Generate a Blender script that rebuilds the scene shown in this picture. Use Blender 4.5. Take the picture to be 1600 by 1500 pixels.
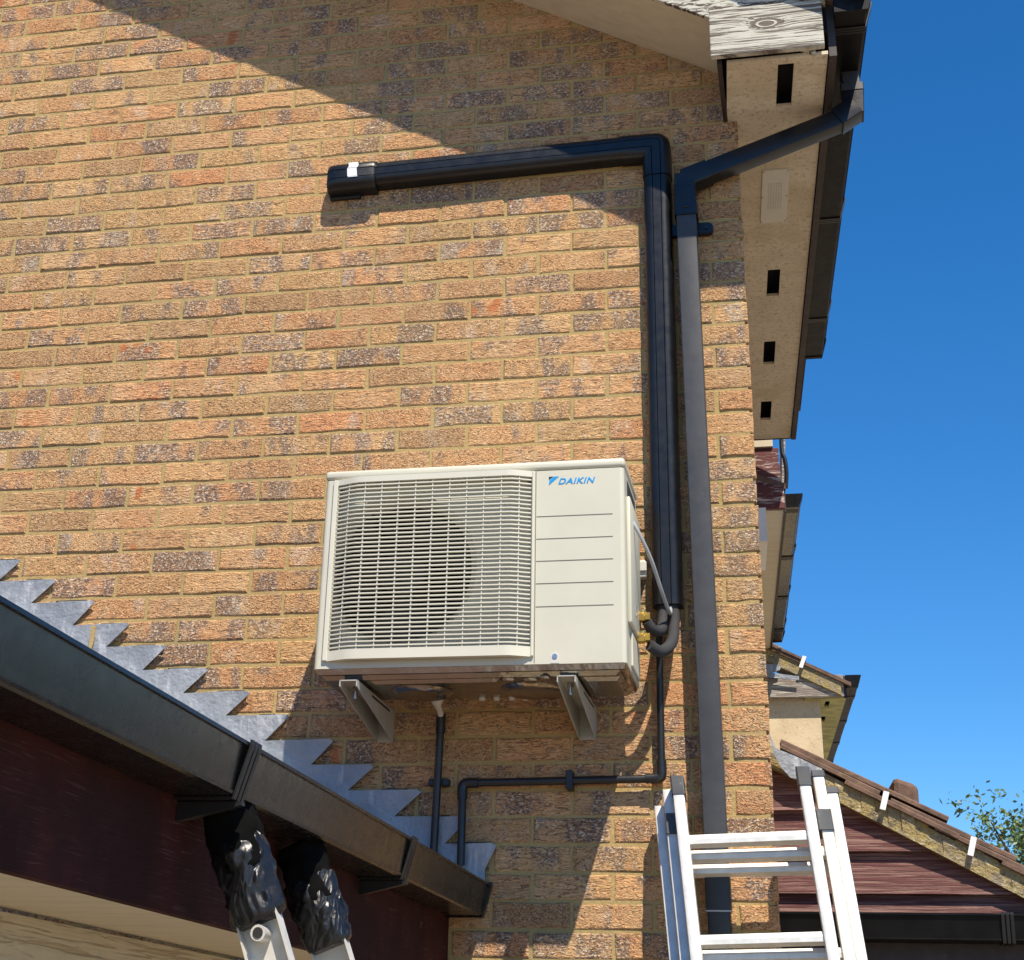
import bpy, bmesh, math, random
from mathutils import Vector, Matrix, noise
random.seed(7)
S = bpy.context.scene
C = S.collection
for o in list(bpy.data.objects): bpy.data.objects.remove(o, do_unlink=True)

# ------------------------------------------------------------------ camera
cam_d = bpy.data.cameras.new('camera'); cam = bpy.data.objects.new('camera', cam_d); C.objects.link(cam)
RT = Vector((0.97859026, 0.20399609, 0.02732581)); UP = Vector((0.06259303, -0.42145059, 0.90468863))
FW = Vector((-0.19606942, 0.88360907, 0.42519618)); CP = Vector((0.10338, -4.46367, 1.75))
m = Matrix.Identity(4)
for i in range(3):
    m[i][0] = RT[i]; m[i][1] = UP[i]; m[i][2] = -FW[i]; m[i][3] = CP[i]
cam.matrix_world = m
cam_d.sensor_fit = 'HORIZONTAL'; cam_d.sensor_width = 36
FPX = 2429.84
cam_d.lens = FPX / 1600 * 36
cam_d.shift_x = (800 - 736.23) / 1600; cam_d.shift_y = -(750 - 534.90) / 1600
cam_d.clip_start = 0.05; cam_d.clip_end = 5000
S.camera = cam
def project(p):
    q = Vector(p) - CP; d = q.dot(FW)
    return 736.23 + FPX * q.dot(RT) / d, 534.90 - FPX * q.dot(UP) / d, d

# ------------------------------------------------------------------ light
SUN = Vector((0.53, -1.0, 1.68)).normalized()
elev = math.asin(SUN.z); az = math.atan2(SUN.x, SUN.y)      # azimuth from +Y towards +X
w = bpy.data.worlds.new('World'); S.world = w; w.use_nodes = True
nt = w.node_tree; bg = nt.nodes['Background']
sky = nt.nodes.new('ShaderNodeTexSky'); sky.sky_type = 'NISHITA'; sky.sun_disc = False
sky.sun_elevation = elev; sky.sun_rotation = az
sky.altitude = 200; sky.air_density = 1.0; sky.dust_density = 0.0; sky.ozone_density = 8.0
hs = nt.nodes.new('ShaderNodeHueSaturation'); hs.inputs['Saturation'].default_value = 1.23
nt.links.new(sky.outputs[0], hs.inputs['Color']); nt.links.new(hs.outputs[0], bg.inputs[0]); bg.inputs[1].default_value = 0.118
sd = bpy.data.lights.new('sun', 'SUN'); sun = bpy.data.objects.new('sun', sd); C.objects.link(sun)
sd.energy = 5.0; sd.angle = math.radians(0.55); sd.color = (1.0, 0.90, 0.75)
sun.rotation_euler = SUN.to_track_quat('Z', 'Y').to_euler(); sun.location = (3, -6, 10)
S.view_settings.view_transform = 'Standard'; S.view_settings.look = 'None'
S.view_settings.exposure = 0.50; S.view_settings.gamma = 1.0
S.view_settings.use_curve_mapping = False

# ------------------------------------------------------------------ materials
def lin(h):
    c = [int(h[i:i+2], 16) / 255 for i in (0, 2, 4)]
    return tuple((x / 12.92 if x <= .04045 else ((x + .055) / 1.055) ** 2.4) for x in c) + (1,)
class NB:
    def __init__(s, name):
        s.m = bpy.data.materials.new(name); s.m.use_nodes = True; s.t = s.m.node_tree
        s.b = s.t.nodes['Principled BSDF']
    def n(s, typ, ins=None, **props):
        nd = s.t.nodes.new('ShaderNode' + typ)
        for k, v in props.items(): setattr(nd, k, v)
        for k, v in (ins or {}).items(): s.put(nd.inputs[k], v)
        return nd
    def put(s, sock, v):
        if isinstance(v, bpy.types.NodeSocket): s.t.links.new(v, sock)
        elif v is not None:
            if isinstance(v, tuple) and len(v) == 3 and sock.type == 'RGBA': v = v + (1,)
            sock.default_value = v
    def math(s, op, a, b=0.5, clamp=False):
        nd = s.n('Math', {0: a, 1: b}, operation=op); nd.use_clamp = clamp; return nd.outputs[0]
    def pos(s, scale=(1, 1, 1), off=None):
        g = s.n('NewGeometry').outputs['Position']
        mp = s.n('VectorMath', {0: g, 1: scale}, operation='MULTIPLY').outputs[0]
        if off is not None: mp = s.n('VectorMath', {0: mp, 1: off}, operation='ADD').outputs[0]
        return mp
    def noise(s, vec, scale, detail=3, rough=.55, dist=0.0, out=0):
        return s.n('TexNoise', {'Vector': vec, 'Scale': scale, 'Detail': detail, 'Roughness': rough, 'Distortion': dist}).outputs[out]
    def ramp(s, f, stops, interp='LINEAR'):
        r = s.n('ValToRGB', {0: f}); cr = r.color_ramp; cr.interpolation = interp
        while len(cr.elements) < len(stops): cr.elements.new(.5)
        for e, (p, c) in zip(cr.elements, stops):
            e.position = p; e.color = (c, c, c, 1) if not isinstance(c, tuple) else (c if len(c) == 4 else c + (1,))
        return r.outputs[0]
    def step(s, f, lo, hi):
        return s.n('MapRange', {'Value': f, 'From Min': lo, 'From Max': hi}, interpolation_type='SMOOTHSTEP').outputs[0]
    def mix(s, f, a, b, mode='MIX'):
        nd = s.n('Mix', data_type='RGBA', blend_type=mode)
        s.put(nd.inputs[0], f); s.put(nd.inputs[6], a); s.put(nd.inputs[7], b); return nd.outputs[2]
    def bump(s, h, strength=.5, dist=.005, normal=None):
        nd = s.n('Bump', {'Height': h, 'Strength': strength, 'Distance': dist})
        if normal is not None: s.put(nd.inputs['Normal'], normal)
        return nd.outputs[0]
    def done(s, col=None, rough=.5, metal=0., nor=None, **kw):
        if col is not None: s.put(s.b.inputs['Base Color'], col)
        s.put(s.b.inputs['Roughness'], rough); s.put(s.b.inputs['Metallic'], metal)
        if nor is not None: s.put(s.b.inputs['Normal'], nor)
        for k, v in kw.items(): s.put(s.b.inputs[k.replace('_', ' ')], v)
        return s.m

M = {}
def brick_mat():
    b = NB('brick'); oi = b.n('ObjectInfo').outputs['Random']; isl = b.n('NewGeometry').outputs['Random Per Island']
    seed = b.n('CombineXYZ', {0: b.math('MULTIPLY', oi, 91.7), 1: b.math('MULTIPLY', isl, 57.3), 2: 0.0}).outputs[0]
    wn = b.n('TexWhiteNoise', {'Vector': seed}, noise_dimensions='3D').outputs['Color']
    sep = b.n('SeparateColor', {0: wn}); r1, r2, r3 = sep.outputs
    off = b.n('VectorMath', {0: wn, 1: (37.0, 37.0, 37.0)}, operation='MULTIPLY').outputs[0]
    P = lambda *sc: b.pos(sc, off)
    base = b.ramp(r1, [(0, (.68, .41, .185)), (.3, (.72, .405, .19)), (.55, (.70, .36, .17)), (.8, (.63, .375, .185)), (1, (.71, .325, .15))])
    base = b.mix(b.step(b.noise(P(1, 1, 1), 9, 2), .4, .7), base, b.mix(.5, base, (.74, .50, .27)))
    # creased, dragged face: long worms on some bricks, short crackle on others
    crease = b.noise(P(24, 24, 120), 1.0, 3, .6, 2.0)
    crack = b.noise(P(62, 62, 115), 1.0, 3, .62, 1.8)
    grit = b.noise(P(125, 125, 160), 1.0, 2, .6, .6)
    k = b.step(r3, .35, .75)
    mixf = b.math('ADD', b.math('MULTIPLY', crease, k), b.math('MULTIPLY', crack, b.math('SUBTRACT', 1., k)))
    # flashed grey-purple zones in upright bands, broken by the crackle
    patch = b.noise(P(1, 1, .45), 13, 2, .5)
    th = b.n('MapRange', {'Value': r2, 'From Min': 0, 'From Max': 1, 'To Min': .70, 'To Max': .40}).outputs[0]
    pm = b.step(b.math('SUBTRACT', patch, th), -.03, .10)
    dark = b.step(crack, .45, .52); pale = b.step(grit, .53, .59)
    pc = b.mix(pale, b.mix(b.step(r1, .2, .9), (.22, .165, .135), (.16, .13, .125)), (.72, .61, .49))
    col = b.mix(b.math('MULTIPLY', pm, b.math('ADD', b.math('MULTIPLY', dark, .70), .20)), base, pc)
    pl = b.step(b.noise(P(1, 1, .6), 10, 2), .60, .72)
    col = b.mix(b.math('MULTIPLY', pl, b.math('MULTIPLY', b.step(crack, .40, .55), .55)), col, (.66, .56, .45))
    col = b.mix(b.math('MULTIPLY', b.step(r2, .25, .0), .35), col, (.34, .23, .125))
    fl = b.step(mixf, .452, .412)  # crease shade put into the colour, dark where the bump is low
    col = b.mix(b.math('MULTIPLY', fl, .72), col, (.15, .085, .058))
    hl = b.step(grit, .58, .63)
    col = b.mix(b.math('MULTIPLY', hl, .5), col, (.78, .60, .36))
    rs = b.math('MULTIPLY', b.step(b.noise(P(1, 1, .6), 16, 1), .64, .74), b.step(r3, .90, .91))
    col = b.mix(b.math('MULTIPLY', rs, .8), col, (.60, .20, .075))
    # mortar smeared over the arrises
    l = b.n('UVMap', uv_map='loc').outputs[0]; d = b.n('UVMap', uv_map='dim').outputs[0]
    df = b.n('VectorMath', {0: d, 1: b.n('VectorMath', {0: l}, operation='ABSOLUTE').outputs[0]}, operation='SUBTRACT').outputs[0]
    sx = b.n('SeparateXYZ', {0: df}); ed = b.math('MINIMUM', sx.outputs[0], sx.outputs[1])
    ed = b.math('ADD', ed, b.math('MULTIPLY', b.math('SUBTRACT', b.noise(P(55, 55, 55), 1.0, 3, .6), .5), .022))
    sm = b.step(ed, .0015, -.0025)
    col = b.mix(b.math('MULTIPLY', sm, .8), col, (.42, .315, .12))
    h = b.math('ADD', b.math('MULTIPLY', mixf, 1.15), b.math('MULTIPLY', crack, .5))
    h = b.math('ADD', h, b.math('MULTIPLY', grit, .35))
    return b.done(col, .92, nor=b.bump(h, 1.0, .011), Specular_IOR_Level=.15)
M['brick'] = brick_mat()
def mortar_mat():
    b = NB('mortar'); p = b.pos()
    n1 = b.noise(p, 6, 3); n2 = b.noise(p, 220, 3, .7)
    col = b.mix(n1, (.38, .275, .12), (.46, .335, .15)); col = b.mix(b.step(n2, .5, .7), col, (.26, .20, .095))
    col = b.mix(b.step(b.noise(p, 2.1, 3), .5, .7), col, (.32, .255, .12))
    return b.done(col, .95, nor=b.bump(b.math('ADD', b.noise(p, 60, 3), b.math('MULTIPLY', n2, .6)), .7, .004), Specular_IOR_Level=.1)
M['mortar'] = mortar_mat()
def plain(name, col, rough=.5, metal=0., var=.12, nscale=14, bump=0., bscale=200, bd=.002, dirt=None, spec=None):
    b = NB(name); p = b.pos(); n1 = b.noise(p, nscale, 4, .6)
    lo = tuple(c * (1 - var) for c in col); hi = tuple(min(1, c * (1 + var)) for c in col)
    c = b.mix(b.step(n1, .3, .7), lo, hi)
    if dirt: c = b.mix(b.math('MULTIPLY', b.step(b.noise(p, dirt[1], 5, .65), dirt[2], dirt[2] + .15), dirt[3]), c, dirt[0])
    r = b.math('ADD', b.math('MULTIPLY', b.noise(p, nscale * 2.3, 3), .25), rough - .125)
    nor = b.bump(b.noise(p, bscale, 3), bump, bd) if bump else None
    kw = {} if spec is None else {'Specular_IOR_Level': spec}
    return b.done(c, r, metal, nor, **kw)
M['upvc'] = plain('black_upvc', (.0065, .0070, .0085), .36, spec=.42, var=.25, bump=.12, bscale=25, bd=.004, dirt=((.06, .06, .06), 30, .62, .35))
M['upvc_dull'] = plain('dull_black_upvc', (.0050, .0052, .0055), .45, var=.3, spec=.16, dirt=((.018, .017, .013), 12, .58, .6))
M['upvc_matt'] = plain('faded_upvc', (.036, .037, .040), .5, var=.15, bump=.1, bscale=30, bd=.003, dirt=((.11, .11, .11), 22, .6, .4))
M['upvc_old'] = plain('weathered_upvc', (.008, .0075, .007), .26, var=.3, spec=.42, bump=.025, bscale=14, bd=.004, dirt=((.03, .025, .018), 9, .58, .5))
M['black_deep'] = plain('black_plastic', (.010, .010, .011), .45)
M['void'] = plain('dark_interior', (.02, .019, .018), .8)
M['pvc_thin'] = plain('black_waste_pipe', (.012, .012, .013), .38, var=.2)
M['foam'] = plain('black_foam', (.028, .028, .030), .85, bump=.3, bscale=300, bd=.001)
M['cable'] = plain('grey_cable', (.30, .31, .32), .38)
M['brass'] = plain('brass', (.66, .46, .13), .28, .9)
M['cream'] = plain('cream_paint', (.555, .535, .425), .42, var=.03, nscale=5, dirt=((.52, .47, .36), 7, .66, .25))
M['grille'] = plain('cream_plastic', (.59, .57, .465), .45, var=.03, nscale=5)
M['bracket'] = plain('bracket_paint', (.40, .39, .34), .42, .0, var=.06, dirt=((.22, .20, .17), 40, .66, .5))
M['pan'] = plain('galvanised_pan', (.40, .375, .335), .22, 1.0, var=.10, nscale=8, bump=.5, bscale=11, bd=.02)
M['fin'] = plain('coil_fins', (.015, .015, .014), .6, .2)
M['fan'] = plain('fan_plastic', (.022, .022, .022), .5)
M['blue'] = plain('logo_blue', (.01, .28, .62), .4, var=.02)
M['navy'] = plain('logo_dark', (.012, .03, .07), .4, var=.02)
M['line'] = plain('groove_gap', (.13, .12, .095), .8)
M['jbox'] = plain('pale_plastic', (.58, .57, .50), .45, var=.03)
M['screw'] = plain('steel', (.45, .45, .46), .35, .9)
M['alu'] = plain('ladder_aluminium', (.70, .675, .61), .45, .35, var=.08, nscale=30, bump=.1, bscale=120, dirt=((.30, .25, .19), 130, .66, .55))
M['cap'] = plain('ladder_cap', (.045, .047, .05), .42, var=.3, dirt=((.25, .25, .25), 60, .6, .5))
M['poly'] = None
def polythene():
    b = NB('black_polythene'); p = b.pos((1, 1, 1))
    v = b.noise(b.pos((1.5, 1.5, .8)), 17, 2, .5, .8)
    return b.done((.008, .008, .009), .36, nor=b.bump(v, 1.0, .022))
M['poly'] = polythene()
M['cloth'] = plain('black_cloth', (.006, .006, .006), .95, bump=.5, bscale=500, bd=.001, spec=.03)
M['tape'] = plain('clear_tape', (.80, .82, .84), .12, var=.03, bump=.6, bscale=90, bd=.004)
def lead():
    b = NB('lead'); p = b.pos(); pv = b.pos((26, 26, 7))
    n1 = b.noise(p, 7, 4, .65); n2 = b.noise(pv, 1.0, 4, .6); n3 = b.noise(p, 90, 3)
    c = b.mix(b.step(n1, .35, .68), (.24, .265, .30), (.34, .365, .39))
    c = b.mix(b.math('MULTIPLY', b.step(n2, .52, .72), .7), c, (.55, .56, .57))
    c = b.mix(b.step(n3, .66, .74), c, (.14, .15, .165))
    return b.done(c, .55, .25, b.bump(b.math('ADD', n1, b.math('MULTIPLY', n3, .12)), .8, .02))
M['lead'] = lead()
def cement_soffit():
    b = NB('stained_soffit_board'); p = b.pos()
    n1 = b.noise(p, 9, 4, .6); n2 = b.noise(p, 55, 4, .7)
    c = b.mix(b.step(n1, .35, .7), (.66, .59, .46), (.58, .51, .39))
    c = b.mix(b.math('MULTIPLY', b.step(n2, .52, .66), .55), c, (.25, .20, .135))
    c = b.mix(b.math('MULTIPLY', b.step(b.noise(p, 95, 3, .7), .60, .68), .75), c, (.10, .08, .055))
    c = b.mix(b.math('MULTIPLY', b.step(b.noise(p, 3.3, 3), .52, .62), .35), c, (.42, .33, .20))
    return b.done(c, .85, nor=b.bump(n2, .2, .002))
M['soffit'] = cement_soffit()
def cream_board():
    b = NB('cream_board'); p = b.pos((3, 30, 30)); n = b.noise(p, 1.0, 4, .6)
    c = b.mix(b.step(n, .3, .75), (.62, .545, .40), (.54, .47, .34))
    c = b.mix(b.math('MULTIPLY', b.step(b.noise(b.pos((14, 30, 60)), 1., 4, .6), .64, .74), .4), c, (.30, .24, .16))
    return b.done(c, .7, nor=b.bump(n, .15, .002))
M['creamboard'] = cream_board()
M['peeling'] = None
def flaky(name, vec, paint, wood, lo=.44, hi=.50, knot=None, patch=True):
    b = NB(name); p = b.pos(vec)
    if knot:
        g = b.n('NewGeometry').outputs['Position']
        d = b.n('VectorMath', {0: b.n('VectorMath', {0: g, 1: knot}, operation='SUBTRACT').outputs[0], 1: (.55, 0, 1.35)}, operation='MULTIPLY').outputs[0]
        ln = b.n('VectorMath', {0: d}, operation='LENGTH').outputs['Value']
        bend = b.math('MULTIPLY', b.math('POWER', 2.718, b.math('MULTIPLY', b.math('MULTIPLY', ln, ln), -900.)), 2.2)
        p = b.n('VectorMath', {0: p, 1: b.n('CombineXYZ', {0: bend, 1: 0., 2: bend}).outputs[0]}, operation='ADD').outputs[0]
    n = b.noise(p, 1.0, 5, .62, .9); n2 = b.noise(b.pos(tuple(v * .25 for v in vec)), 1.0, 3)
    f = b.math('ADD', n, b.math('MULTIPLY', b.math('SUBTRACT', n2, .5), .5 if patch else .2))
    k = b.step(f, lo, hi)
    if knot:
        ring = b.math('MULTIPLY', b.step(ln, .015, .012), 1.0)
        blot = b.step(b.math('ADD', ln, b.math('MULTIPLY', b.noise(b.pos((70, 70, 70)), 1., 3), .03)), .047, .040)
        k = b.math('MULTIPLY', k, b.math('SUBTRACT', 1., blot))
        k = b.math('MAXIMUM', k, b.math('MULTIPLY', b.step(ln, .012, .015), b.step(ln, .020, .017)))
    wc = b.mix(b.noise(b.pos((vec[0] * 2, vec[1] * 2, vec[2] * 2)), 1., 3), wood, tuple(c * 1.9 for c in wood))
    pc = b.mix(b.noise(b.pos(), 25, 3), paint, tuple(c * .82 for c in paint))
    return b.done(b.mix(k, wc, pc), .75, nor=b.bump(b.math('ADD', b.math('MULTIPLY', k, .8), n), .7, .004))
M['flaky'] = flaky('flaking_white_paint', (5, 5, 130), (.56, .535, .445), (.085, .066, .052), .40, .52, knot=(.115, -.35, 4.763))
M['flaky_slope'] = flaky('flaking_white_barge', (22, 22, 110), (.56, .54, .455), (.055, .038, .030), .42, .50)
M['grey_wood'] = flaky('weathered_grey_wood', (9, 9, 110), (.46, .42, .36), (.15, .125, .105), .40, .60)
M['peeling'] = flaky('peeling_cream_boards', (90, 4, 110), (.60, .52, .37), (.33, .26, .17), .36, .46, patch=False)
M['maroon'] = flaky('worn_maroon_board', (5, 5, 150), (.105, .026, .026), (.155, .085, .07), .36, .66)
M['maroon_end'] = flaky('worn_maroon_end', (12, 12, 90), (.13, .036, .036), (.34, .27, .24), .36, .46)
def fascia_m():
    b = NB('dark_maroon_fascia'); n = b.noise(b.pos((20, 9, 260)), 1., 4, .65, .5); n2 = b.noise(b.pos(), 5, 4, .6)
    c = b.mix(b.step(n2, .4, .7), (.030, .009, .008), (.056, .014, .012))
    f = b.math('MULTIPLY', b.step(n, .56, .66), b.step(n2, .42, .62))
    c = b.mix(b.math('MULTIPLY', f, .28), c, (.18, .12, .10))
    c = b.mix(b.math('MULTIPLY', b.step(b.noise(b.pos(), 11, 4, .7), .64, .74), .45), c, (.24, .20, .13))
    return b.done(c, .8, nor=b.bump(n, .4, .004), Specular_IOR_Level=.12)
M['fascia'] = fascia_m()
M['brown'] = plain('brown_fascia', (.030, .020, .017), .6, var=.3, dirt=((.12, .09, .06), 20, .6, .5))
def lichen():
    b = NB('lichen_mortar'); p = b.pos()
    n1 = b.noise(p, 14, 4, .65); n2 = b.noise(p, 45, 4, .7); n3 = b.noise(p, 110, 3)
    c = b.mix(b.step(n1, .38, .62), (.26, .215, .14), (.34, .26, .105))
    c = b.mix(b.math('MULTIPLY', b.step(n2, .56, .66), .8), c, (.50, .45, .34))
    c = b.mix(b.math('MULTIPLY', b.step(b.noise(p, 30, 3), .60, .68), .75), c, (.12, .10, .07))
    c = b.mix(b.math('MULTIPLY', b.step(n3, .64, .72), .5), c, (.56, .43, .10))
    return b.done(c, .95, nor=b.bump(b.math('ADD', n2, b.math('MULTIPLY', n3, .5)), .9, .012))
M['lichen'] = lichen()
M['tile'] = plain('brown_concrete_tile', (.135, .082, .058), .9, var=.3, nscale=20, bump=.6, bscale=120, bd=.004, dirt=((.24, .17, .09), 16, .58, .5))
M['mossy'] = plain('mossy_tile', (.16, .145, .075), .95, var=.35, nscale=24, bump=.8, bscale=80, bd=.006)
def render_m():
    b = NB('cracked_render'); p = b.pos()
    v = b.n('TexVoronoi', {'Vector': b.n('VectorMath', {0: p, 1: b.noise(p, 6, 3, out=1)}, operation='ADD').outputs[0], 'Scale': 5.0}, feature='DISTANCE_TO_EDGE').outputs['Distance']
    cr = b.step(v, .014, .003)
    c = b.mix(b.step(b.noise(p, 8, 4), .35, .7), (.62, .50, .33), (.55, .435, .28))
    c = b.mix(b.math('MULTIPLY', cr, .6), c, (.26, .18, .10))
    return b.done(c, .9, nor=b.bump(b.noise(p, 70, 3), .3, .006))
M['render'] = render_m()
M['ygsoffit'] = plain('algae_soffit', (.42, .40, .17), .8, var=.25, nscale=9)
M['white'] = plain('white_plastic', (.78, .78, .76), .45, var=.05, dirt=((.45, .25, .2), 60, .64, .4))
def ground_m():
    b = NB('paving_ground'); p = b.pos()
    c = b.mix(b.step(b.noise(p, .35, 4), .42, .58), (.31, .255, .19), (.26, .215, .16))
    return b.done(b.mix(b.math('MULTIPLY', b.noise(p, 40, 3), .5), c, (.22, .20, .16)), .9, nor=b.bump(b.noise(p, 60, 3), .4, .01))
M['ground'] = ground_m()
M['bark'] = plain('bark', (.12, .09, .06), .9, var=.4, nscale=20, bump=.8, bscale=30, bd=.02)
def leaf_m():
    b = NB('leaf'); r = b.n('NewGeometry').outputs['Random Per Island']
    c = b.ramp(r, [(0, (.045, .085, .022)), (.5, (.09, .14, .03)), (1, (.15, .20, .05))])
    m = b.done(c, .5, Transmission_Weight=0.0); return m
M['leaf'] = leaf_m()

# ------------------------------------------------------------------ mesh helpers
def V(*a): return Vector(a)
class MB:
    def __init__(s): s.bm = bmesh.new()
    def box(s, x0, x1, y0, y1, z0, z1, bev=0., seg=2, mat=None):
        r = bmesh.ops.create_cube(s.bm, size=1.0); vs = r['verts']
        for v in vs:
            v.co = Vector((x0 + (v.co.x + .5) * (x1 - x0), y0 + (v.co.y + .5) * (y1 - y0), z0 + (v.co.z + .5) * (z1 - z0)))
            if mat: v.co = mat @ v.co
        if bev:
            es = list({e for v in vs for e in v.link_edges})
            bmesh.ops.bevel(s.bm, geom=es, offset=bev, segments=seg, profile=.5, affect='EDGES')
        return s
    def extrude(s, prof, origin, U, W, D, caps=True, closed=True, d0=0, d1=1):
        """profile [(u,w)] in plane (U,W) at origin, swept along vector D"""
        origin = Vector(origin); U = Vector(U); W = Vector(W); D = Vector(D)
        a = [s.bm.verts.new(origin + U * u + W * w_ + D * d0) for u, w_ in prof]
        b = [s.bm.verts.new(origin + U * u + W * w_ + D * d1) for u, w_ in prof]
        n = len(prof)
        for i in range(n if closed else n - 1):
            j = (i + 1) % n; s.bm.faces.new((a[i], a[j], b[j], b[i]))
        if caps: s.bm.faces.new(a[::-1]); s.bm.faces.new(b)
        return s
    def tube(s, pts, r, n=12, caps=True):
        pts = [Vector(p) for p in pts]; rs = r if isinstance(r, (list, tuple)) else [r] * len(pts)
        T = [(pts[min(i + 1, len(pts) - 1)] - pts[max(i - 1, 0)]).normalized() for i in range(len(pts))]
        u = T[0].orthogonal().normalized(); rings = []
        for i, p in enumerate(pts):
            u = (u - T[i] * u.dot(T[i])).normalized(); v = T[i].cross(u)
            rings.append([s.bm.verts.new(p + (u * math.cos(2 * math.pi * k / n) + v * math.sin(2 * math.pi * k / n)) * rs[i]) for k in range(n)])
        for a, b in zip(rings, rings[1:]):
            for k in range(n): s.bm.faces.new((a[k], a[(k + 1) % n], b[(k + 1) % n], b[k]))
        if caps: s.bm.faces.new(rings[0][::-1]); s.bm.faces.new(rings[-1])
        return s
    def sheet(s, us, vs, holes, f, thick):
        """flat plate on a (u,v) grid with cells left out; f(u,v)->point; thick = offset vector"""
        idx = {}; thick = Vector(thick)
        def g(i, j, k):
            if (i, j, k) not in idx: idx[(i, j, k)] = s.bm.verts.new(Vector(f(us[i], vs[j])) + thick * k)
            return idx[(i, j, k)]
        solid = lambda i, j: 0 <= i < len(us) - 1 and 0 <= j < len(vs) - 1 and (i, j) not in holes
        for i in range(len(us) - 1):
            for j in range(len(vs) - 1):
                if not solid(i, j): continue
                for k in (0, 1): s.bm.faces.new([g(i, j, k), g(i + 1, j, k), g(i + 1, j + 1, k), g(i, j + 1, k)])
                for (di, dj, e) in ((-1, 0, ((i, j), (i, j + 1))), (1, 0, ((i + 1, j), (i + 1, j + 1))), (0, -1, ((i, j), (i + 1, j))), (0, 1, ((i, j + 1), (i + 1, j + 1)))):
                    if not solid(i + di, j + dj):
                        (p, q), (r_, t) = e; s.bm.faces.new([g(p, q, 0), g(r_, t, 0), g(r_, t, 1), g(p, q, 1)])
        return s
    def build(s, name, mat, parent=None, smooth=None):
        me = bpy.data.meshes.new(name)
        bmesh.ops.recalc_face_normals(s.bm, faces=s.bm.faces)
        org = parent_org(parent)
        if org: bmesh.ops.translate(s.bm, verts=s.bm.verts, vec=-org)
        s.bm.to_mesh(me); s.bm.free()
        me.materials.append(M[mat] if isinstance(mat, str) else mat)
        o = bpy.data.objects.new(name, me); C.objects.link(o)
        if parent: o.parent = parent
        if smooth is not None:
            me.shade_smooth(); me.set_sharp_from_angle(angle=math.radians(smooth))
        return o
ORG = {}
def parent_org(p):
    while p is not None:
        if p.name in ORG: return ORG[p.name]
        p = p.parent
    return None
def thing(name, loc, label, cat, group=None):
    o = bpy.data.objects.new(name, None); o.empty_display_size = .1; C.objects.link(o)
    o.location = loc; ORG[o.name] = Vector(loc); tag(o, label, cat, group); return o
def tag(o, label, cat=None, group=None):
    o['label'] = label
    if cat: o['category'] = cat
    if group: o['group'] = group
    return o
def struct(o): o['kind'] = 'structure'; return o
def arc(cx, cy, r, a0, a1, n):
    return [(cx + r * math.cos(math.radians(a0 + (a1 - a0) * i / n)), cy + r * math.sin(math.radians(a0 + (a1 - a0) * i / n))) for i in range(n + 1)]
def rrect(w, h, r, n=4):
    pts = []
    for cx, cy, a in ((w / 2 - r, h / 2 - r, 0), (-w / 2 + r, h / 2 - r, 90), (-w / 2 + r, -h / 2 + r, 180), (w / 2 - r, -h / 2 + r, 270)):
        pts += arc(cx, cy, r, a, a + 90, n)
    return pts

# ================================================================== GROUND
g = MB(); g.sheet([-400, -8, -1, 8, 400], [-400, -12, 0, 12, 900], [], lambda u, v: (u, v, 0), (0, 0, -.3))
struct(g.build('ground', 'ground'))

# ================================================================== BRICK HOUSE
ZB = 4.1325; SL = .56; EX = -.058
E_ = Vector((EX, 1, 0))
house = thing('brick_house', (0, 0, 0), 'buff brick gable house with cream soffits that carries the air conditioner', 'house')
wall = MB()
wall.extrude([(-8, 0), (-.010, 0), (-.010, 4.86), (-4, 7.09), (-8, 4.86)], (0, .0036, 0), (1, 0, 0), (0, 0, 1), (0, .09, 0))
wallo = wall.build('gable_wall', 'mortar', house)
sw = MB(); sw.extrude([(-.0045 + EX * .094, .094), (-.0045 + EX * 3.1, 3.1), (-.25 + EX * 3.1, 3.1), (-.25, .094)], (0, 0, 0), (1, 0, 0), (0, 1, 0), (0, 0, 4.63))
sideo = tag(sw.build('side_wall', 'mortar', house), 'side wall of the house below the eave')
def brick_verts(L, H, rnd):
    # perimeter of ten points, then a rounded arris to the face
    xs = [-L / 2, -L / 6, L / 6, L / 2]; j = lambda a: rnd.uniform(-a, a)
    per = [(x + j(.002), -H / 2 + j(.0026)) for x in xs] + [(L / 2 + j(.0015), j(.008))] + [(x + j(.002), H / 2 + j(.0022)) for x in xs[::-1]] + [(-L / 2 + j(.0015), j(.008))]
    t1, t2 = j(.0012), j(.0012)
    inn = []
    for (x, z) in per:
        ix = .0035 + abs(j(.001))
        inn.append((x - math.copysign(ix, x) if abs(x) > L * .3 else x, z - math.copysign(ix, z) if abs(z) > H * .3 else z))
    vs = [(x, .012, z) for x, z in per] + [(x, .0024, z) for x, z in per] + [(x, t1 * x / L * 2 + t2 * z / H * 2, z) for x, z in inn]
    n = 10; fs = []
    for r in range(2):
        for i in range(n):
            k = (i + 1) % n; fs.append((r * n + i, r * n + k, (r + 1) * n + k, (r + 1) * n + i))
    fs.append(tuple(range(2 * n, 3 * n)))
    return vs, fs
def uv_brick(me, L):
    a = me.uv_layers.new(name='loc'); d = me.uv_layers.new(name='dim')
    for lp in me.loops:
        c = me.vertices[lp.vertex_index].co; a.data[lp.index].uv = (c.x, c.z); d.data[lp.index].uv = (L / 2, .0325)
rb = random.Random(3)
VAR = {}
for kind, L in (('s', .215), ('h', .1025)):
    VAR[kind] = []
    for k in range(14 if kind == 's' else 6):
        vs, fs = brick_verts(L, .065, rb); me = bpy.data.meshes.new('brick'); me.from_pydata(vs, [], fs); me.materials.append(M['brick']); uv_brick(me, L)
        VAR[kind].append((me, vs, fs))
bricks = []
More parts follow.
